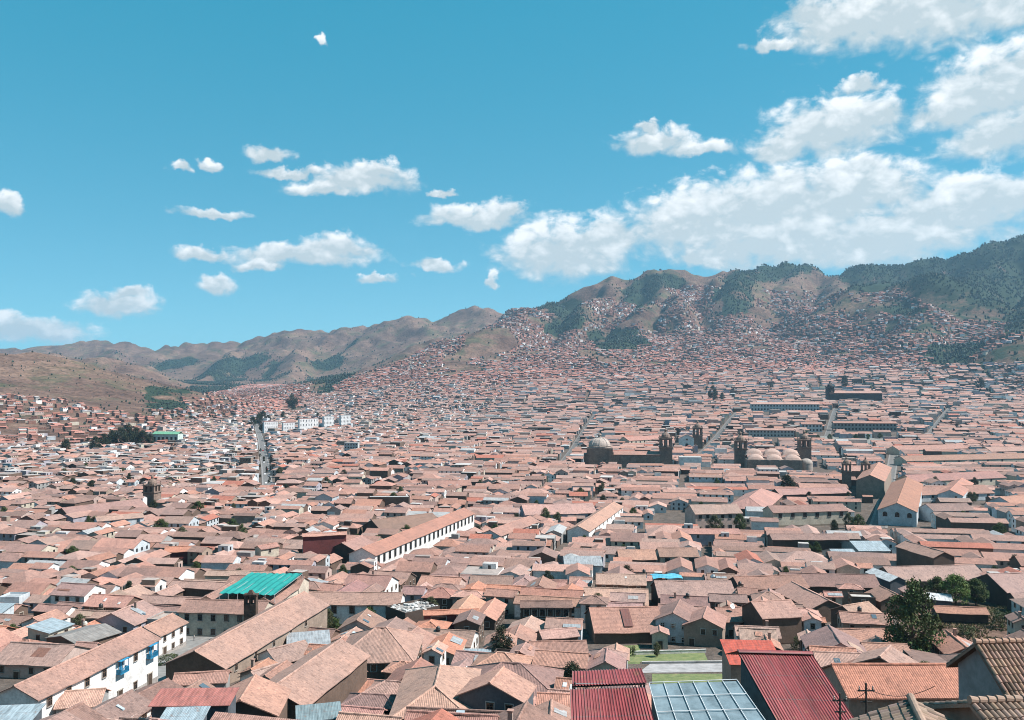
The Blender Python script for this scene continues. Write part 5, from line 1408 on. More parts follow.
# ------------------------------------------------------------------ trees and plants
_crowns = {}
def crown_mesh(kind, seed):
    key = (kind, seed)
    if key in _crowns: return _crowns[key]
    rnd = random.Random(seed * 91 + len(kind)); b = MB(); wood = MB()
    base = dict(broad=(0.060, 0.092, 0.030), conifer=(0.030, 0.050, 0.028), bush=(0.065, 0.085, 0.035), dark=(0.030, 0.042, 0.022), olive=(0.085, 0.10, 0.050), bright=(0.095, 0.155, 0.040))[kind]
    clumps = []
    bark = (0.11, 0.08, 0.06)
    if kind in ('broad', 'dark', 'bright', 'olive'):      # unit: height 1, crown from 0.2 to 1, width ~0.75
        wood.tube((0, 0, -.05), (0.01, 0, .34), .032, .024, 'bark', bark, 7); wood.tube((0.01, 0, .34), (0.02, .01, .70), .024, .008, 'bark', bark, 6)
        for k in range(52):
            w = rnd.uniform(0, 6.28); zz = rnd.uniform(.22, .97); prof = math.sin(math.pi * min(1, max(0.02, (zz - .12) / .9)) ** .75)
            rr = .36 * prof * math.sqrt(rnd.uniform(.15, 1)); c = (rr * math.cos(w), rr * math.sin(w), zz); clumps.append((c, rnd.uniform(.085, .145)))
            if k % 3 == 0: wood.tube((0.01, 0, .25 + .3 * rnd.random()), c, .012, .004, 'bark', bark, 5)
        nl, sz = 125, .034
    elif kind == 'conifer':
        wood.tube((0, 0, -.05), (0, 0, .96), .026, .004, 'bark', bark, 7)
        for j in range(13):
            zz = .14 + j * .066; rad = .25 * (1 - (zz - .1) / .95) + .02
            for k in range(6):
                w = j * 1.1 + k * 1.047 + rnd.uniform(-.25, .25); q = rad * rnd.uniform(.75, 1.15)
                for f in (.45, .95): clumps.append(((q * f * math.cos(w), q * f * math.sin(w), zz - .05 * f), .036 + .02 * (1 - f)))
                wood.tube((0, 0, zz), (q * math.cos(w), q * math.sin(w), zz - .05), .006, .002, 'bark', bark, 4)
        nl, sz = 22, .026
    else:
        for k in range(5): wood.tube((0, 0, -.05), (rnd.uniform(-.25, .25), rnd.uniform(-.25, .25), .5), .02, .006, 'bark', bark, 5)
        for k in range(24):
            w = rnd.uniform(0, 6.28); zz = rnd.uniform(.1, .85); rr = .55 * math.sqrt(rnd.random()) * math.cos(zz * 1.2); clumps.append(((rr * math.cos(w), rr * math.sin(w), zz), rnd.uniform(.1, .18)))
        nl, sz = 70, .055
    for (c, r) in clumps:
        k0 = rnd.uniform(.62, 1.45); warm = rnd.uniform(.85, 1.25)
        for _ in range(nl):
            d = Vector((rnd.gauss(0, 1), rnd.gauss(0, 1), rnd.gauss(0, .8))).normalized() * r * rnd.uniform(.35, 1.05) ** .7
            p = Vector(c) + d
            n1 = Vector((rnd.gauss(0, 1), rnd.gauss(0, 1), rnd.gauss(0, 1))).normalized(); n1 = (n1 + d.normalized() * .6).normalized()
            a = n1.orthogonal().normalized(); e = n1.cross(a); th = rnd.uniform(0, 6.28)
            a, e = a * math.cos(th) + e * math.sin(th), e * math.cos(th) - a * math.sin(th)
            s_ = sz * rnd.uniform(.6, 1.3); k = k0 * rnd.uniform(.8, 1.2)
            b.poly([p - a * s_ * .55, p - e * s_ * .35, p + a * s_ * .6, p + e * s_ * .35], 'leaf', (base[0] * k * warm, base[1] * k, base[2] * k))
    _crowns[key] = (b.data('crown'), wood.data('trunk')); return _crowns[key]
TREES = []
def tree(name, label, cat, p, h, kind, width=1.0, group=None, seed=None):
    seed = seed if seed is not None else random.randrange(3)
    cm, tm = crown_mesh(kind, seed)
    r = thing(name, label, cat, tuple(p), random.uniform(0, 6.28), group)
    r.scale = (h * width, h * width, h)
    link('trunk' if kind != 'bush' else 'stems', tm, r); link('crown' if kind != 'bush' else 'foliage', cm, r)
    return r
def tree_px(name, label, u, vb, vt, kind, width=1.0, group=None, cat='tree', depth=None):
    p = hit(u, vb) if depth is None else at_depth(u, vb, depth)
    if depth: p[2] = min(p[2], g1(p[0], p[1]) + 0.0) if False else g1(p[0], p[1])
    h = (vb - vt) / F * p[1]
    if depth: h = at_depth(u, vt, depth)[2] - p[2]
    return tree(name, label, cat, p, max(h, .8), kind, width, group)
TG = 'trees among the roofs'
tree_px('round_tree', 'tall bright green round tree, largest tree on the right', 913, 668, 584, 'broad', 0.80, TG)
tree_px('leafy_tree', 'spreading green tree behind the tall round one', 956, 606, 576, 'bright', 1.35, TG)
tree_px('leafy_tree', 'smaller green tree right of the spreading one, by the pale shed', 976, 605, 580, 'broad', 1.3, TG)
tree_px('leafy_tree', 'leafy tree left of the pale metal shed', 938, 602, 578, 'broad', 1.2, TG)
tree_px('shrub', 'dark shrub at the foot of the tall round tree', 920, 676, 650, 'bush', 0.9, None, 'shrub')
tree_px('shrub', 'straggly shrub below the tall round tree by the ochre wall', 908, 668, 651, 'bush', 0.8, None, 'shrub')
tree_px('shrub', 'olive shrub on top of the grassy bank', 1002, 628, 610, 'bush', 1.3, None, 'shrub')
tree_px('shrub', 'grey-green shrub low on the grassy bank', 968, 640, 624, 'bush', 1.3, None, 'shrub')
tree_px('shrub', 'dark shrub beside the steep crimson roof', 800, 650, 635, 'bush', 1.0, None, 'shrub')
tree_px('dark_tree', 'dark feathery tree beside the blue sheet-metal shed', 501, 668, 628, 'dark', 0.8, TG)
tree_px('shrub', 'thin dark shrub in the yard below the big hip roof', 402, 690, 668, 'bush', 0.8, None, 'shrub')
tree_px('conifer_tree', 'dark layered conifer standing alone among tan roofs on the left', 129, 602, 580, 'conifer', 1.5, TG)
tree_px('shrub', 'green bush behind the small white-gabled adobe house', 79, 612, 597, 'bush', 1.1, None, 'shrub')
tree_px('shrub', 'bushy hedge patch in the middle of the plaza street', 168, 664, 653, 'bush', 2.0, None, 'shrub')
tree_px('shrub', 'ragged bush at the lower end of the plaza street', 122, 692, 674, 'bush', 1.1, None, 'shrub')
tree_px('shrub', 'second ragged bush, right of the first at the lower plaza street', 136, 687, 673, 'bush', 1.0, None, 'shrub')
tree_px('shrub', 'bare brownish bush in front of the blue-grey gabled house', 657, 657, 643, 'olive', 0.9, None, 'shrub')
tree_px('shrub', 'small bush by the left end of the lawn', 632, 656, 646, 'bush', 1.0, None, 'shrub')
tree_px('shrub', 'dark bush in the yard of the dark gallery house', 547, 635, 619, 'dark', 0.9, None, 'shrub')
tree_px('leafy_tree', 'brownish tree between the cream house and the arcaded house', 627, 584, 566, 'dark', 1.1, TG)
tree_px('leafy_tree', 'green tree in a walled yard right of the arcaded house', 748, 575, 561, 'broad', 1.3, TG)
tree_px('leafy_tree', 'low dark tree behind the walled yard', 762, 560, 546, 'dark', 1.2, TG)
tree_px('leafy_tree', 'dark tree in the middle of the cloister', 787, 496, 476, 'dark', 1.2, TG)
tree_px('leafy_tree', 'green bush-like tree in a yard on the left, above the conifer', 103, 559, 544, 'olive', 1.5, TG)
tree_px('leafy_tree', 'dark tree below the long white-sided house', 478, 542, 527, 'dark', 1.1, TG)
tree_px('leafy_tree', 'dark tree beside the lavender-fronted house', 517, 528, 514, 'dark', 1.3, TG)
tree_px('leafy_tree', 'olive tree beyond the maroon hall, near tan roofs', 322, 566, 557, 'olive', 1.3, TG)
tree_px('leafy_tree', 'dark tall tree far right of the town centre', 713, 403, 386, 'dark', 0.75, TG)
tree_px('leafy_tree', 'second dark tree beside the far tall tree', 722, 402, 393, 'dark', 0.9, TG)
tree_px('leafy_tree', 'thin tree beside the dark stone church', 845, 389, 376, 'dark', 0.8, TG)
tree_px('conifer_tree', 'dark pine standing over the far left roofs', 129, 490, 472, 'conifer', 1.0, TG)
tree_px('leafy_tree', 'round green tree left of the stocky bell tower', 175, 478, 466, 'dark', 1.2, TG)
tree_px('leafy_tree', 'small dark tree among far tan roofs at right', 981, 390, 378, 'dark', 0.9, TG)
for k, (u, vb, vt) in enumerate([(112, 447, 434), (120, 448, 431), (128, 447, 428), (136, 446, 431), (143, 447, 434), (150, 447, 437), (95, 452, 440), (66, 455, 443), (88, 449, 441), (104, 450, 437)]):
    tree_px('dark_tree', 'dark tree of the grove beside the green-roofed hall', u, vb, vt - 3, 'dark', 1.0, 'grove beside the green-roofed hall')
for k, (u, vb, vt) in enumerate([(253, 428, 417), (259, 426, 414), (263, 421, 411), (268, 424, 415), (292, 412, 395), (305, 409, 404), (250, 436, 428), (262, 432, 424), (274, 428, 421), (283, 421, 412), (298, 424, 417), (318, 420, 413)]):
    tree_px('dark_tree', 'dark tree lining the top of the far avenue', u, vb, vt, 'dark', 0.9, 'trees along the far avenue')
for k in range(13):
    u = 262 + 4 * math.sin(k * 1.7) + (3 if k % 2 else -3); vb = 452 + k * 2.6
    tree_px('dark_tree', 'small dark tree beside the traffic of the avenue', u + (vb - 440) * .13, vb, vb - 3.6, 'dark', 0.9, 'small trees beside the avenue')
for k, (u, vb) in enumerate([(806, 437), (818, 441), (830, 440), (843, 438), (856, 440), (868, 440), (880, 439), (889, 438)]):
    tree_px('leafy_tree', 'green tree standing on the far plaza', u, vb, vb - 6, 'broad', 1.1, 'trees on the far plaza')
GL = []
for (x, y, q1, q2, q3) in FRONT:
    if y > 800: continue
    for k in range(2): GARDENS.insert(0, (x + random.uniform(-.7, .7) * q2, y + random.uniform(-.5, .5) * q3, 8))
for (x, y, w) in GARDENS:
    u, v = project(x, y, g1(x, y) + 3)
    if not (-20 < u < 1045 and 405 < v < 735): continue
    if len(GL) > 120 and y > 420: continue
    t_ = tree('leafy_tree', 'x', 'tree', (x, y, g1(x, y)), random.uniform(4, 7.5) if y < 420 else random.uniform(6, 10), random.choice(('broad', 'dark', 'olive', 'broad')), random.uniform(.8, 1.2), TG)
    GL.append(dict(root=t_, x=x, y=y, z=g1(x, y) + 3))

# woods on the hills: thousands of small crowns, one mass
nw = 200000; ang = RNG.uniform(-.66, .72, nw); yy = np.sqrt(RNG.uniform(1450 ** 2, 7000 ** 2, nw)); xx = ang * yy; zz = G(xx, yy); u, v = wobble(xx, yy, zz); u = u + RNG.normal(0, 6, nw); v = v + RNG.normal(0, 2.6, nw)
kp = np.zeros(nw, bool)
for p in WOODS: kp |= inpoly(u, v, p)
jit = fbm(xx, yy, 180, 3)
kp &= (jit > -.20) & ((u > 380) | (fbm(xx + 90, yy + 40, 330, 4) > -.06))
kp |= (jit > .20) & (fbm(xx + 300, yy, 900, 2) > 0.02) & (zz > 60) & (RNG.random(nw) < .25)
kp |= (RNG.random(nw) < .02) & (zz > -60) & (yy > 2300)
kp |= (RNG.random(nw) < .05) & (ang < -.3) & (yy < 3000)
kp |= (RNG.random(nw) < .10 * np.clip((u - 620) / 200, 0, 1)) & (v > 300) & (v < 400)
x_, y_, z_ = xx[kp], yy[kp], zz[kp]; n = len(x_)
h = np.where((ang[kp] < -.3) & (yy[kp] < 2900), RNG.uniform(2, 6, n), RNG.uniform(5, 13, n)); r = h * RNG.uniform(.28, .5, n)
V = np.zeros((n, 10, 3)); V[:, 0] = np.stack([x_, y_, z_ + h], 1)
for k in range(4):
    w = RNG.uniform(-.4, .4, n) + k * math.pi / 2; q = r * RNG.uniform(.65, 1.2, n)
    V[:, 1 + k] = np.stack([x_ + q * np.cos(w), y_ + q * np.sin(w), z_ + h * RNG.uniform(.45, .75, n)], 1)
    V[:, 5 + k] = np.stack([x_ + q * .8 * np.cos(w + .3), y_ + q * .8 * np.sin(w + .3), z_ + h * .12], 1)
V[:, 9] = np.stack([x_, y_, z_ - 1], 1)
fs = []
for k in range(4):
    j = (k + 1) % 4; fs += [(0, 1 + k, 1 + j), (1 + k, 5 + k, 5 + j, 1 + j), (9, 5 + j, 5 + k)]
tt = np.array([0.016, 0.036, 0.027]) * RNG.uniform(.6, 1.6, (n, 1)) * np.array([1, 1, 1]) + RNG.uniform(0, .012, (n, 3))
WM = Mass(); WM.add(V, fs, [0] * 12, [tt] * 12, [None] * 12); o = WM.build('hill_woods', ['leaf']); tag(o, 'dark green eucalyptus woods in patches on the hills', 'woods', kind='stuff')
print('wood trees', n, 'garden trees', len(GL))

# dry grass on the bank to the right
b = MB()
P0 = [hit(*c) for c in ((905, 652), (1024, 640), (1020, 604), (930, 612))]
for k in range(5200):
    a, c = random.random(), random.random()
    p = (P0[0] * (1 - a) + P0[1] * a) * (1 - c) + (P0[3] * (1 - a) + P0[2] * a) * c
    if fbm(p[0], p[1], 7, 3) < -.12: continue
    z = g1(p[0], p[1]); w = random.uniform(0, 6.28); s_ = random.uniform(.25, .7); kk = random.uniform(.6, 1.3)
    colr = (0.24 * kk, 0.19 * kk, 0.10 * kk) if random.random() < .7 else (0.10 * kk, 0.12 * kk, 0.05 * kk)
    b.poly([(p[0] - .25 * math.cos(w), p[1] - .25 * math.sin(w), z - .05), (p[0] + .25 * math.cos(w), p[1] + .25 * math.sin(w), z - .05), (p[0] + random.uniform(-.2, .2), p[1] + random.uniform(-.2, .2), z + s_)], 'leaf', colr)
tag(b.build('dry_grass'), 'dry grass tufts on the bank by the right-hand trees', 'grass', kind='stuff')

# ------------------------------------------------------------------ poles, cables, cars, people
def pole(label, u, vt, d, h, arm):
    p = at_depth(u, vt, d); root = thing('utility_pole', label, 'pole', (p[0], p[1], p[2] - h))
    b = MB(); b.tube((0, 0, -3), (0, 0, h), .085, .06, 'timber', (0.06, 0.05, 0.045), 8); b.build('pole', root)
    b = MB(); b.box((0, 0, h - .45), (arm, .07, .07), 'timber', (0.06, 0.05, 0.045)); b.box((0, 0, h - 1.1), (arm * .7, .07, .07), 'timber', (0.06, 0.05, 0.045)); b.build('crossarm', root)
    for x in (-arm / 2 + .1, arm / 2 - .1):
        i = MB(); i.lathe((x, 0, h - .4), [(.05, 0), (.05, .1), (.03, .12), (.05, .2), (0.01, .24)], 'metal', (0.3, 0.25, 0.22), 8); i.build('insulator', root)
    return p
p1 = pole('dark utility pole with crossarm, left of two at the bottom right', 840, 693, 50, 11, .9)
p2 = pole('taller dark utility pole, right of two at the bottom right', 866, 683, 50, 12, 1.0)
def cable(label, a, c, sag):
    b = MB(); pr = None
    for k in range(15):
        t = k / 14; p = Vector(a) * (1 - t) + Vector(c) * t; p.z -= sag * 4 * t * (1 - t)
        if pr is not None: b.tube(pr, p, .018, .018, 'metal', (0.02, 0.02, 0.02), 5, False)
        pr = p
    tag(b.build('cable'), label, 'cable')
cable('thin black cable slung between the two utility poles', p1 - (0, 0, .3), p2 - (0, 0, .5), .25)
cable('thin black cable running right from the taller utility pole', p2 - (0, 0, .3), at_depth(935, 686, 44), .5)
# satellite dish on the grey-walled house
hh = [h for h in HOUSES if h['ref'] == 'dish-topped grey house'][0]
root = thing('satellite_dish', 'round white satellite dish on the roof of the grey-walled house', 'satellite dish', (hh['x'] + .5, hh['y'] - 1.4, hh['z'] + 1.9), R(25))
b = MB(); b.lathe((0, 0, 0), [(0.02, 0), (.35, .05), (.6, .15), (.75, .26), (.75, .29), (.58, .19), (.3, .09), (.02, .04)], 'metal', (0.75, 0.75, 0.74), 20); o = b.build('dish', root, True); o.rotation_euler = (R(55), 0, 0); o.location = (0, 0, 1.0)
b = MB(); b.tube((0, 0, -1.5), (0, .1, 1.0), .05, .05, 'metal', (0.3, 0.3, 0.3), 6); b.tube((0, 0, 1.0), (0, -.75, 1.35), .025, .025, 'metal', (0.3, 0.3, 0.3), 5); b.build('mast', root)

TANKS = []
_cand = [f for f in FILL if project(f['x'], f['y'], f['z'])[1] < 640 and f['words'][1] in ('box-like', 'flat-pitched', 'gabled', 'double-gabled')]
random.Random(5).shuffle(_cand)
def tank_mesh(cl):
    b = MB(); b.lathe((0, 0, 0), [(.02, 0), (.55, 0), (.57, .1), (.57, .5), (.60, .52), (.57, .56), (.57, 1.0), (.45, 1.2), (.2, 1.3), (.2, 1.38), (.02, 1.4)], 'metal', cl, 16); return b.data('tank', True)
_tm = {k: tank_mesh(v) for k, v in (('black', (0.03, 0.03, 0.03)), ('pale', (0.55, 0.52, 0.45)), ('blue', (0.08, 0.2, 0.36)))}
_sb = MB()
for x_ in (-.5, .5):
    for y_ in (-.5, .5): _sb.box((x_, y_, -1.0), (.1, .1, 2.0), 'timber', (0.25, 0.2, 0.15))
_sb.box((0, 0, -.05), (1.3, 1.3, .1), 'timber', (0.25, 0.2, 0.15)); _sm = _sb.data('stand')
for f in _cand[:9]:
    k = random.choice(('black', 'black', 'black', 'pale')); z = f['z'] + (.3 if f['words'][1] == 'box-like' else 1.3)
    r = thing('water_tank', 'x', 'water tank', (f['x'] + random.uniform(-1, 1), f['y'] + random.uniform(-1, 1), z + .5), 0, 'rooftop water tanks'); link('tank', _tm[k], r); link('stand', _sm, r)
    TANKS.append(dict(root=r, x=f['x'], y=f['y'], z=z, col=k))
# cars on the avenue: two kinds of body, copied
def car_proto(colr):
    root = thing('parked_car', 'x', 'car', (0, 0, 0), 0, 'cars on the avenue')
    b = MB(); prof = [(-2.1, .35), (-2.1, .8), (-1.4, .92), (-.9, 1.42), (.7, 1.45), (1.35, .95), (2.1, .82), (2.15, .35)]
    for s_ in (-1, 1): b.poly([(x, s_ * .82, z) for x, z in prof][::-s_ if s_ > 0 else 1], 'metal', colr)
    for k in range(len(prof)):
        (x0, z0), (x1, z1) = prof[k], prof[(k + 1) % len(prof)]
        b.poly([(x0, -.82, z0), (x0, .82, z0), (x1, .82, z1), (x1, -.82, z1)], 'metal', colr)
    b.build('body', root)
    g = MB()
    for s_ in (-1, 1): g.poly([(-1.25, s_ * .825, .95), (1.15, s_ * .825, .97), (.65, s_ * .825, 1.38), (-.85, s_ * .825, 1.36)], 'glass', (0.02, 0.025, 0.03))
    g.poly([(1.32, -.7, 1.0), (1.32, .7, 1.0), (.76, .65, 1.42), (.76, -.65, 1.42)], 'glass', (0.02, 0.025, 0.03)); g.build('window', root)
    for x in (-1.3, 1.35):
        for y in (-.75, .75):
            w = MB(); w.tube((x, y - .11, .32), (x, y + .11, .32), .32, .32, 'metal', (0.02, 0.02, 0.02), 12); w.build('wheel', root)
    return root
def dup(r):
    c = r.copy(); COL.objects.link(c)
    for k in r.children:
        q = k.copy(); COL.objects.link(q); q.parent = c
    return c
protos = [car_proto(c) for c in ((0.7, 0.7, 0.7), (0.12, 0.13, 0.15), (0.35, 0.04, 0.04))]; used = set()
CNAMES = ('white', 'dark grey', 'red')
for i, (u, v) in enumerate([(266, 484), (269, 477), (267, 470), (264, 463), (267, 457), (263, 451), (265, 446), (262, 441), (270, 488), (265, 475)]):
    k = i % 3; r = protos[k] if k not in used else dup(protos[k]); used.add(k)
    p = hit(u, v); r.location = (p[0], p[1], p[2] + .05); r.rotation_euler = (0, 0, R(100) + random.uniform(-.05, .05))
    r['label'] = CNAMES[k] + ' car on the avenue, number seen ' + ('nearest the near end', 'just below the avenue middle', 'near the middle bend', 'past the middle bend', 'halfway up the avenue', 'in the upper half', 'near the far end', 'at the far end by the grove', 'at the very near end', 'below the middle bend')[i]
    r['label'] = r['label'].replace('number seen ', '')
def person(label, u, v, shirt, trousers):
    p = hit(u, v); me = bpy.data.meshes.new('person'); J = [(0, 0, .95), (0, 0, 1.2), (0, 0, 1.42), (0, 0, 1.52), (0, -.02, 1.66), (.1, 0, .9), (.12, -.03, .5), (.13, .02, .06), (.13, -.14, .03), (-.1, 0, .9), (-.12, .06, .5), (-.12, .12, .08), (-.12, -.04, .04), (.2, 0, 1.4), (.26, .03, 1.12), (.27, -.08, .86), (-.2, 0, 1.4), (-.26, 0, 1.12), (-.27, -.1, .88)]
    E = [(0, 1), (1, 2), (2, 3), (3, 4), (0, 5), (5, 6), (6, 7), (7, 8), (0, 9), (9, 10), (10, 11), (11, 12), (2, 13), (13, 14), (14, 15), (2, 16), (16, 17), (17, 18)]
    rad = [.14, .14, .15, .06, .11, .1, .075, .05, .04, .1, .075, .05, .04, .07, .05, .035, .07, .05, .035]
    me.from_pydata(J, E, []); o = bpy.data.objects.new('person', me); COL.objects.link(o)
    m = o.modifiers.new('skin', 'SKIN')
    for k, q in enumerate(me.skin_vertices[0].data): q.radius = (rad[k], rad[k]); q.use_root = (k == 0)
    s_ = o.modifiers.new('sub', 'SUBSURF'); s_.levels = s_.render_levels = 1
    dg = bpy.context.evaluated_depsgraph_get(); ev = o.evaluated_get(dg); m2 = bpy.data.meshes.new_from_object(ev)
    o.modifiers.clear(); o.data = m2; m2.materials.clear(); m2.materials.append(MATS['skin'])
    a = m2.attributes.new('tint', 'FLOAT_COLOR', 'FACE'); cols = []
    for f in m2.polygons:
        z = f.center.z; x = abs(f.center.x)
        c = (0.03, 0.02, 0.018) if z > 1.68 or (z > 1.58 and f.center.y > 0.02) else (0.30, 0.18, 0.12) if z > 1.47 or (x > .2 and z < .95) else shirt if z > .95 else trousers if z > .1 else (0.03, 0.03, 0.03)
        cols += [*c, 1]
    a.data.foreach_set('color', np.array(cols, np.float32)); o.location = (p[0], p[1], p[2] + .06); o.rotation_euler = (0, 0, random.uniform(0, 6))
    tag(o, label, 'person')
person('person in blue walking on the plaza near the white house', 141, 663, (0.06, 0.2, 0.4), (0.04, 0.05, 0.08))
person('person in dark clothes standing by the plaza end of the long hall', 186, 645, (0.05, 0.05, 0.06), (0.06, 0.06, 0.08))
person('person in a pale shirt crossing the upper plaza', 194, 641, (0.55, 0.5, 0.45), (0.05, 0.05, 0.07))
person('person in red at the door of the short white plaza house', 168, 650, (0.4, 0.07, 0.06), (0.08, 0.07, 0.06))

# ------------------------------------------------------------------ labels for the houses and trees of the town
REFS = []
for h in HOUSES:
    if h['ref']:
        u, v = h.get('px') or [float(t) for t in project(h['x'], h['y'], h['z'])]
        if -10 < u < 1034 and v < 735: REFS.append((u, v, h['ref']))
ORD = ['next', 'second', 'third', 'fourth', 'fifth', 'sixth', 'seventh', 'eighth', 'ninth', 'tenth']
def place_all(items, noun, fmt):
    slots = {}
    for it in items:
        u, v = (float(t) for t in project(it['x'], it['y'], it['z']))
        best = min(REFS, key=lambda r: (r[0] - u) ** 2 + ((r[1] - v) * 1.7) ** 2)
        du, dv = u - best[0], (v - best[1]) * 1.7
        d = ('right of' if du > 0 else 'left of') if abs(du) > abs(dv) else ('below' if dv > 0 else 'behind')
        slots.setdefault((best[2], d), []).append((math.hypot(du, dv), it))
    for (ref, d), lst in slots.items():
        lst.sort(key=lambda a: a[0])
        for k, (_, it) in enumerate(lst):
            o = ORD[k] if k < len(ORD) else None
            if o is None: o = 'farthest' if k == len(lst) - 1 else ['eleventh', 'twelfth', 'thirteenth', 'fourteenth', 'fifteenth', 'sixteenth', 'seventeenth', 'eighteenth', 'nineteenth', 'twentieth'][min(k - 10, 9)]
            it['root']['label'] = fmt(it, o, d, ref)
def house_fmt(it, o, d, ref):
    size, desc, rcol, wall, rt = it['words']
    what = {'gabled': f'{size} {rcol} {wall} house', 'hip-roofed': f'{size} hip-roofed {wall} house', 'courtyard': f'{wall} courtyard house', 'double-gabled': f'double-gabled {wall} house', 'box-like': f'flat-topped {wall} house', 'flat-pitched': f'{rcol} {wall} house'}[desc]
    what = what.replace('mid-sized ', '')
    return f'{what}, {o} one {d} the {ref}'
place_all(FILL, 'house', house_fmt)
def tree_fmt(it, o, d, ref): return f'leafy yard tree, {o} yard tree {d} the {ref}'
place_all(GL, 'tree', tree_fmt)
place_all(TANKS, 'tank', lambda it, o, d, ref: f"{it['col']} rooftop water tank, {o} tank {d} the {ref}")
seen = {}
for ob in bpy.data.objects:
    if ob.parent is None and ob.get('label') and not ob.get('kind'): seen.setdefault(ob['label'], []).append(ob.name)
for k, v in seen.items():
    if len(v) > 1 and 'grove' not in k and 'avenue' not in k and 'far plaza' not in k: print('DUP', k, v)
    if not 4 <= len(k.split()) <= 16: print('WORDS', len(k.split()), k)

# ------------------------------------------------------------------ terrain sheet
def ground():
    az = np.concatenate([np.linspace(-180, -48, 34)[:-1], np.linspace(-48, 48, 620), np.linspace(48, 180, 34)[1:-1]])
    rr = np.concatenate([[1.5, 4], np.geomspace(8, 1200, 210)[:-1], np.geomspace(1200, 8000, 470)[:-1], np.geomspace(8000, 16500, 26)])
    A, RR = np.meshgrid(np.radians(az), rr)
    x, y = RR * np.sin(A), RR * np.cos(A)
    z = G(x, y)
    u, v = wobble(x, y, z); front = y > 300
    veg = np.zeros(x.shape)
    for p in WOODS: veg = np.maximum(veg, np.where(front & (y > 2000) & inpoly(u, v, p), 1.0, 0))
    veg = veg * np.where((u < 380) & (fbm(x + 90, y + 40, 330, 4) < -.06), .25, 1) * np.clip(.75 + fbm(x, y, 90, 3) * 1.6, 0, 1)
    veg = np.where(y > 2000, np.maximum(veg, 0.45 * np.clip((u - 640) / 300, 0, 1)), 0)
    for _ in range(2):
        k = veg.copy(); k[1:-1, 1:-1] = (veg[1:-1, 1:-1] * 2 + veg[:-2, 1:-1] + veg[2:, 1:-1] + veg[1:-1, :-2] + veg[1:-1, 2:]) / 6; veg = k
    town = np.where(y > 90, np.clip((2700 - y) / 500, 0, 1) * np.clip((2 - z) / 30 - .3, 0, 1), 0)
    town = town * (1 - np.clip((y - 1080) / 150, 0, 1) * np.clip((-.30 - x / np.maximum(y, 1)) / .06, 0, 1))
    u, v = project(x, y, z); b = np.clip((u - 895) / 12, 0, 1) * np.clip((665 - v) / 8, 0, 1) * np.clip((v - 598) / 6, 0, 1) * (y < 400); town = town * (1 - b)
    na, nr = len(az), len(rr)
    i, j = np.meshgrid(np.arange(na), np.arange(nr - 1)); i2 = (i + 1) % na
    q = np.stack([j * na + i, j * na + i2, (j + 1) * na + i2, (j + 1) * na + i], -1).reshape(-1, 4)[:, ::-1]
    vv = np.stack([x, y, z], -1).reshape(-1, 3)
    me = bpy.data.meshes.new('ground')
    me.vertices.add(len(vv)); me.vertices.foreach_set('co', vv.astype(np.float32).ravel())
    me.loops.add(q.size); me.loops.foreach_set('vertex_index', q.astype(np.int32).ravel())
    me.polygons.add(len(q)); me.polygons.foreach_set('loop_start', np.arange(0, q.size, 4).astype(np.int32)); me.polygons.foreach_set('loop_total', np.full(len(q), 4, np.int32))
    me.polygons.foreach_set('use_smooth', np.ones(len(q), bool))
    for nm, dat in (('veg', veg), ('town', town)):
        a = me.attributes.new(nm, 'FLOAT', 'POINT'); a.data.foreach_set('value', dat.astype(np.float32).ravel())
    me.materials.append(MATS['ground']); me.update(calc_edges=True); me.validate()
    o = bpy.data.objects.new('ground', me); COL.objects.link(o); tag(o, kind='structure')
    return float(z.min()), float(z.max())
zmin, zmax = ground()

# ------------------------------------------------------------------ haze: one box of even air
b = MB(); top = zmax + 30; bot = zmin - 1
me = bpy.data.meshes.new('haze')
S = 17500
me.from_pydata([(x, y, z) for z in (bot, top) for x, y in ((-S, -S), (S, -S), (S, S), (-S, S))], [], [(0, 3, 2, 1), (4, 5, 6, 7), (0, 1, 5, 4), (1, 2, 6, 5), (2, 3, 7, 6), (3, 0, 4, 7)])
hm = bpy.data.materials.new('air'); hm.use_nodes = True; nt = hm.node_tree; nt.nodes.clear()
out = nt.nodes.new('ShaderNodeOutputMaterial'); pv = nt.nodes.new('ShaderNodeVolumePrincipled')
pv.inputs['Color'].default_value = HAZE_COL; pv.inputs['Density'].default_value = HAZE_D; pv.inputs['Anisotropy'].default_value = 0.3
nt.links.new(pv.outputs[0], out.inputs['Volume']); me.materials.append(hm)
o = bpy.data.objects.new('haze', me); COL.objects.link(o); tag(o, kind='stuff')

# ------------------------------------------------------------------ sun and sky with clouds
SUN_EL, SUN_AZ = R(52), R(98)      # azimuth from the view direction towards the right
sd = Vector((math.sin(SUN_AZ) * math.cos(SUN_EL), math.cos(SUN_AZ) * math.cos(SUN_EL), math.sin(SUN_EL)))
sun = bpy.data.lights.new('sun', 'SUN'); sun.energy = SUN_E; sun.angle = R(0.53); sun.color = (1.0, 0.925, 0.87)
so = bpy.data.objects.new('sun', sun); COL.objects.link(so); so.rotation_euler = (-sd).to_track_quat('-Z', 'Y').to_euler()

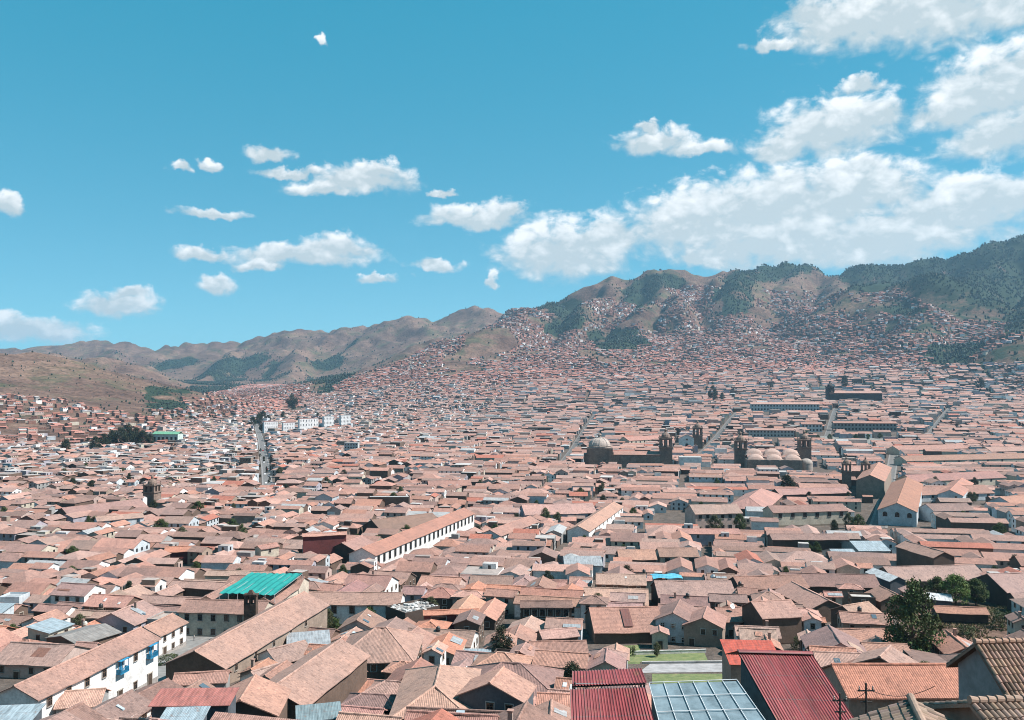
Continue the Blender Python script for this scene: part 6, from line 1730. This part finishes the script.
CLOUDS = [(850,25,80,30),(925,18,118,44),(1005,12,80,36),(862,86,24,9),(812,12,36,20),(1000,90,90,46),(955,112,50,26),(1005,140,75,32),(1060,110,70,60),
 (832,135,80,32),(785,152,45,19),(872,118,42,20),(660,143,42,14),(702,150,40,9),(650,128,13,7),(565,256,74,37),(605,238,45,20),(695,228,85,38),(765,212,95,42),(845,200,95,40),(775,246,145,36),(875,244,140,40),(950,216,105,38),(1010,200,60,24),(700,262,26,12),(855,172,26,10),
 (474,218,50,12),(503,212,24,11),(366,182,60,17),(325,190,38,9),(372,172,36,11),(300,255,75,12),(338,248,45,12),(258,264,35,7),(380,278,25,7),(436,265,28,7),(268,153,25,9),(292,171,35,6),(181,167,11,5),(212,165,12,6),(212,213,40,6),
 (200,256,32,9),(221,285,22,10),(118,310,45,15),(132,299,25,9),(30,334,62,14),(-12,328,40,14),(5,206,18,12),(322,44,5,4),(447,193,12,5),(775,48,34,7),(1024,60,20,18),(490,284,9,8)]
w = bpy.data.worlds.new('World'); sc.world = w; w.use_nodes = True; nt = w.node_tree; nt.nodes.clear()
out = nt.nodes.new('ShaderNodeOutputWorld'); bg = nt.nodes.new('ShaderNodeBackground'); nt.links.new(bg.outputs[0], out.inputs[0])
sky = nt.nodes.new('ShaderNodeTexSky'); sky.sky_type = 'NISHITA'; sky.sun_disc = False; sky.sun_elevation = SUN_EL; sky.sun_rotation = SUN_AZ
sky.altitude = 3400; sky.air_density = 1.0; sky.dust_density = 0.6; sky.ozone_density = 1.0
bg.inputs['Strength'].default_value = SKY_S
tc = nt.nodes.new('ShaderNodeTexCoord'); D = tc.outputs['Generated']
sx = nt.nodes.new('ShaderNodeSeparateXYZ'); nt.links.new(D, sx.inputs[0])
azn = math_(nt, 'ARCTAN2', sx.outputs[0], sx.outputs[1]); eln = math_(nt, 'ARCSINE', sx.outputs[2])
# ragged edges: push the lookup about with two sizes of noise
def vnode(op, a, b_=None, c_=None):
    n = nt.nodes.new('ShaderNodeVectorMath'); n.operation = op
    for k, s in enumerate((a, b_, c_)):
        if s is None: continue
        if isinstance(s, tuple): n.inputs[k].default_value = s
        else: nt.links.new(s, n.inputs[k])
    return n
cmb = nt.nodes.new('ShaderNodeCombineXYZ'); nt.links.new(azn, cmb.inputs[0]); nt.links.new(eln, cmb.inputs[1])
nz = nt.nodes.new('ShaderNodeTexNoise'); nz.inputs['Scale'].default_value = 16; nz.inputs['Detail'].default_value = 3; nz.inputs['Roughness'].default_value = .55; nt.links.new(cmb.outputs[0], nz.inputs['Vector'])
off = vnode('MULTIPLY_ADD', nz.outputs['Color'], (0.055, 0.030, 0), (-0.0275, -0.015, 0))
pp = vnode('ADD', cmb.outputs[0], off.outputs[0]).outputs[0]
nz2 = nt.nodes.new('ShaderNodeTexNoise'); nz2.inputs['Scale'].default_value = 62; nz2.inputs['Detail'].default_value = 4; nz2.inputs['Roughness'].default_value = .6; nt.links.new(cmb.outputs[0], nz2.inputs['Vector'])
pp = vnode('ADD', pp, vnode('MULTIPLY_ADD', nz2.outputs['Color'], (0.030, 0.016, 0), (-0.015, -0.008, 0)).outputs[0]).outputs[0]
grp = bpy.data.node_groups.new('cloud_puff', 'ShaderNodeTree')
for nm, io, ty in (('P', 'INPUT', 'NodeSocketVector'), ('C', 'INPUT', 'NodeSocketVector'), ('S', 'INPUT', 'NodeSocketVector'), ('D', 'INPUT', 'NodeSocketFloat'), ('H', 'INPUT', 'NodeSocketFloat'), ('D', 'OUTPUT', 'NodeSocketFloat'), ('H', 'OUTPUT', 'NodeSocketFloat')):
    grp.interface.new_socket(nm, in_out=io, socket_type=ty)
gi, go = grp.nodes.new('NodeGroupInput'), grp.nodes.new('NodeGroupOutput')
def gv(op, *a):
    n = grp.nodes.new('ShaderNodeVectorMath'); n.operation = op
    for k, s in enumerate(a):
        if isinstance(s, tuple): n.inputs[k].default_value = s
        else: grp.links.new(s, n.inputs[k])
    return n
q = gv('MULTIPLY', gv('SUBTRACT', gi.outputs[0], gi.outputs[1]).outputs[0], gi.outputs[2])
sp = grp.nodes.new('ShaderNodeSeparateXYZ'); grp.links.new(q.outputs[0], sp.inputs[0])
def gm(op, *a):
    n = grp.nodes.new('ShaderNodeMath'); n.operation = op
    for k, s in enumerate(a):
        if isinstance(s, (int, float)): n.inputs[k].default_value = s
        else: grp.links.new(s, n.inputs[k])
    return n.outputs[0]
y2 = gm('MAXIMUM', sp.outputs[1], gm('MULTIPLY', sp.outputs[1], -1.5))
d = gm('SUBTRACT', 1.0, gm('SQRT', gm('ADD', gm('MULTIPLY', sp.outputs[0], sp.outputs[0]), gm('MULTIPLY', y2, y2))))
d = gm('MAXIMUM', d, -1.0)
wgt = gm('MULTIPLY', gm('MAXIMUM', gm('ADD', gm('SUBTRACT', d, gi.outputs[3]), 0.25), 0.0), 2.0)
wgt = gm('MINIMUM', wgt, 1.0)
hn = gm('ADD', gm('MULTIPLY', gi.outputs[4], gm('SUBTRACT', 1.0, wgt)), gm('MULTIPLY', sp.outputs[1], wgt))
grp.links.new(gm('SMOOTH_MAX', d, gi.outputs[3], 0.25), go.inputs[0]); grp.links.new(hn, go.inputs[1])
prevD, prevH = None, None
for (u, v, ru, rv) in CLOUDS:
    r = ray(u, v); r = r / np.linalg.norm(r)
    a0, e0 = math.atan2(r[0], r[1]), math.asin(r[2])
    c2 = math.cos(a0) ** 2
    g = nt.nodes.new('ShaderNodeGroup'); g.node_tree = grp
    g.inputs[1].default_value = (a0, e0, 0); g.inputs[2].default_value = (F / (ru * 1.32) / c2, F / (rv * 1.38) / math.cos(a0), 0)
    nt.links.new(pp, g.inputs[0])
    if prevD is None: g.inputs[3].default_value = -1.0; g.inputs[4].default_value = 0
    else: nt.links.new(prevD, g.inputs[3]); nt.links.new(prevH, g.inputs[4])
    prevD, prevH = g.outputs[0], g.outputs[1]
mp = vnode('MULTIPLY', cmb.outputs[0], (1.0, 1.5, 1.0)).outputs[0]
f1 = noise(nt, mp, 30, 8, 0.62, 0.3); f2 = noise(nt, mp, 9, 3, 0.5)
dens = math_(nt, 'ADD', prevD, math_(nt, 'MULTIPLY', math_(nt, 'SUBTRACT', f1, 0.5), 1.15))
dens = math_(nt, 'ADD', dens, math_(nt, 'MULTIPLY', math_(nt, 'SUBTRACT', f2, 0.5), 0.35))
for vs, va in ((38, 0.22), (85, 0.14)):
    vo = nt.nodes.new('ShaderNodeTexVoronoi'); vo.feature = 'SMOOTH_F1'; vo.inputs['Scale'].default_value = vs; vo.inputs['Smoothness'].default_value = .35
    nt.links.new(vnode('ADD', mp, vnode('SCALE', nz.outputs['Color']).outputs[0]).outputs[0] if False else mp, vo.inputs['Vector'])
    dens = math_(nt, 'ADD', dens, math_(nt, 'MULTIPLY', math_(nt, 'SUBTRACT', 0.47, vo.outputs['Distance']), va))
    bil = vo.outputs['Distance'] if vs == 38 else math_(nt, 'ADD', bil, math_(nt, 'MULTIPLY', vo.outputs['Distance'], .6))
soft = math_(nt, 'MAXIMUM', math_(nt, 'MINIMUM', math_(nt, 'SUBTRACT', 0.56, math_(nt, 'MULTIPLY', prevH, 0.26)), 0.80), 0.34)
mr = nt.nodes.new('ShaderNodeMapRange'); mr.interpolation_type = 'SMOOTHSTEP'; nt.links.new(dens, mr.inputs[0]); mr.inputs[1].default_value = 0.06; nt.links.new(math_(nt, 'ADD', soft, 0.06), mr.inputs[2])
alpha = mr.outputs[0]
# cloud shading painted into the sky colour: thicker and lower parts are greyer
body = math_(nt, 'ADD', math_(nt, 'MULTIPLY', prevH, 0.40), math_(nt, 'MULTIPLY', math_(nt, 'SUBTRACT', f1, 0.5), 1.1))
body = math_(nt, 'SUBTRACT', body, math_(nt, 'MULTIPLY', prevD, 0.20))
body = math_(nt, 'ADD', body, math_(nt, 'MULTIPLY', math_(nt, 'SUBTRACT', 0.66, bil), 0.30))
cc_ = nt.nodes.new('ShaderNodeValToRGB'); el = cc_.color_ramp.elements
el[0].position = 0.30; el[0].color = (*CLOUD_LO, 1); el[1].position = 0.74; el[1].color = (*CLOUD_HI, 1)
nt.links.new(math_(nt, 'ADD', body, 0.5), cc_.inputs[0])
cl = vnode('SCALE', cc_.outputs[0]); cl.inputs['Scale'].default_value = 1.0 / SKY_S
skc = vnode('MULTIPLY', sky.outputs[0], SKY_TINT).outputs[0]
fl = vnode('SCALE', SKY_FLAT); fl.inputs['Scale'].default_value = 1.0 / SKY_S
skc = vnode('ADD', skc, fl.outputs[0]).outputs[0]
low = vnode('SCALE', tuple(x / SKY_S for x in SKY_LOW)); nt.links.new(math_(nt, 'POWER', math_(nt, 'SUBTRACT', 1.0, math_(nt, 'ABSOLUTE', sx.outputs[2])), 5.0), low.inputs['Scale'])
skc = vnode('ADD', skc, low.outputs[0]).outputs[0]
fin = mix(nt, skc, cl.outputs[0], math_(nt, 'MULTIPLY', alpha, 0.96))
nt.links.new(fin, bg.inputs['Color'])
try: w.cycles.sampling_method = 'MANUAL'; w.cycles.sample_map_resolution = 512
except Exception as e: print(e)

# ------------------------------------------------------------------ camera and output
cam = bpy.data.cameras.new('camera'); co_ = bpy.data.objects.new('camera', cam); COL.objects.link(co_)
cam.sensor_width = 36; cam.lens = F / 1024 * 36; cam.clip_start = 0.5; cam.clip_end = 60000
co_.location = (0, 0, 0); co_.rotation_euler = (R(90) + PITCH, 0, 0); sc.camera = co_
sc.render.resolution_x, sc.render.resolution_y = 1024, 720
sc.view_settings.view_transform = 'Standard'; sc.view_settings.look = 'None'; sc.view_settings.exposure = EXPOSURE; sc.view_settings.gamma = 1.0
sc.cycles.use_denoising = True
try: sc.cycles.denoising_prefilter = 'ACCURATE'; sc.cycles.denoising_input_passes = 'RGB_ALBEDO_NORMAL'
except Exception as e: print(e)
sc.cycles.pixel_filter_type = 'BLACKMAN_HARRIS'; sc.cycles.filter_width = 1.0
sc.cycles.max_bounces = 6; sc.cycles.diffuse_bounces = 3; sc.cycles.volume_bounces = 1; sc.cycles.transparent_max_bounces = 4
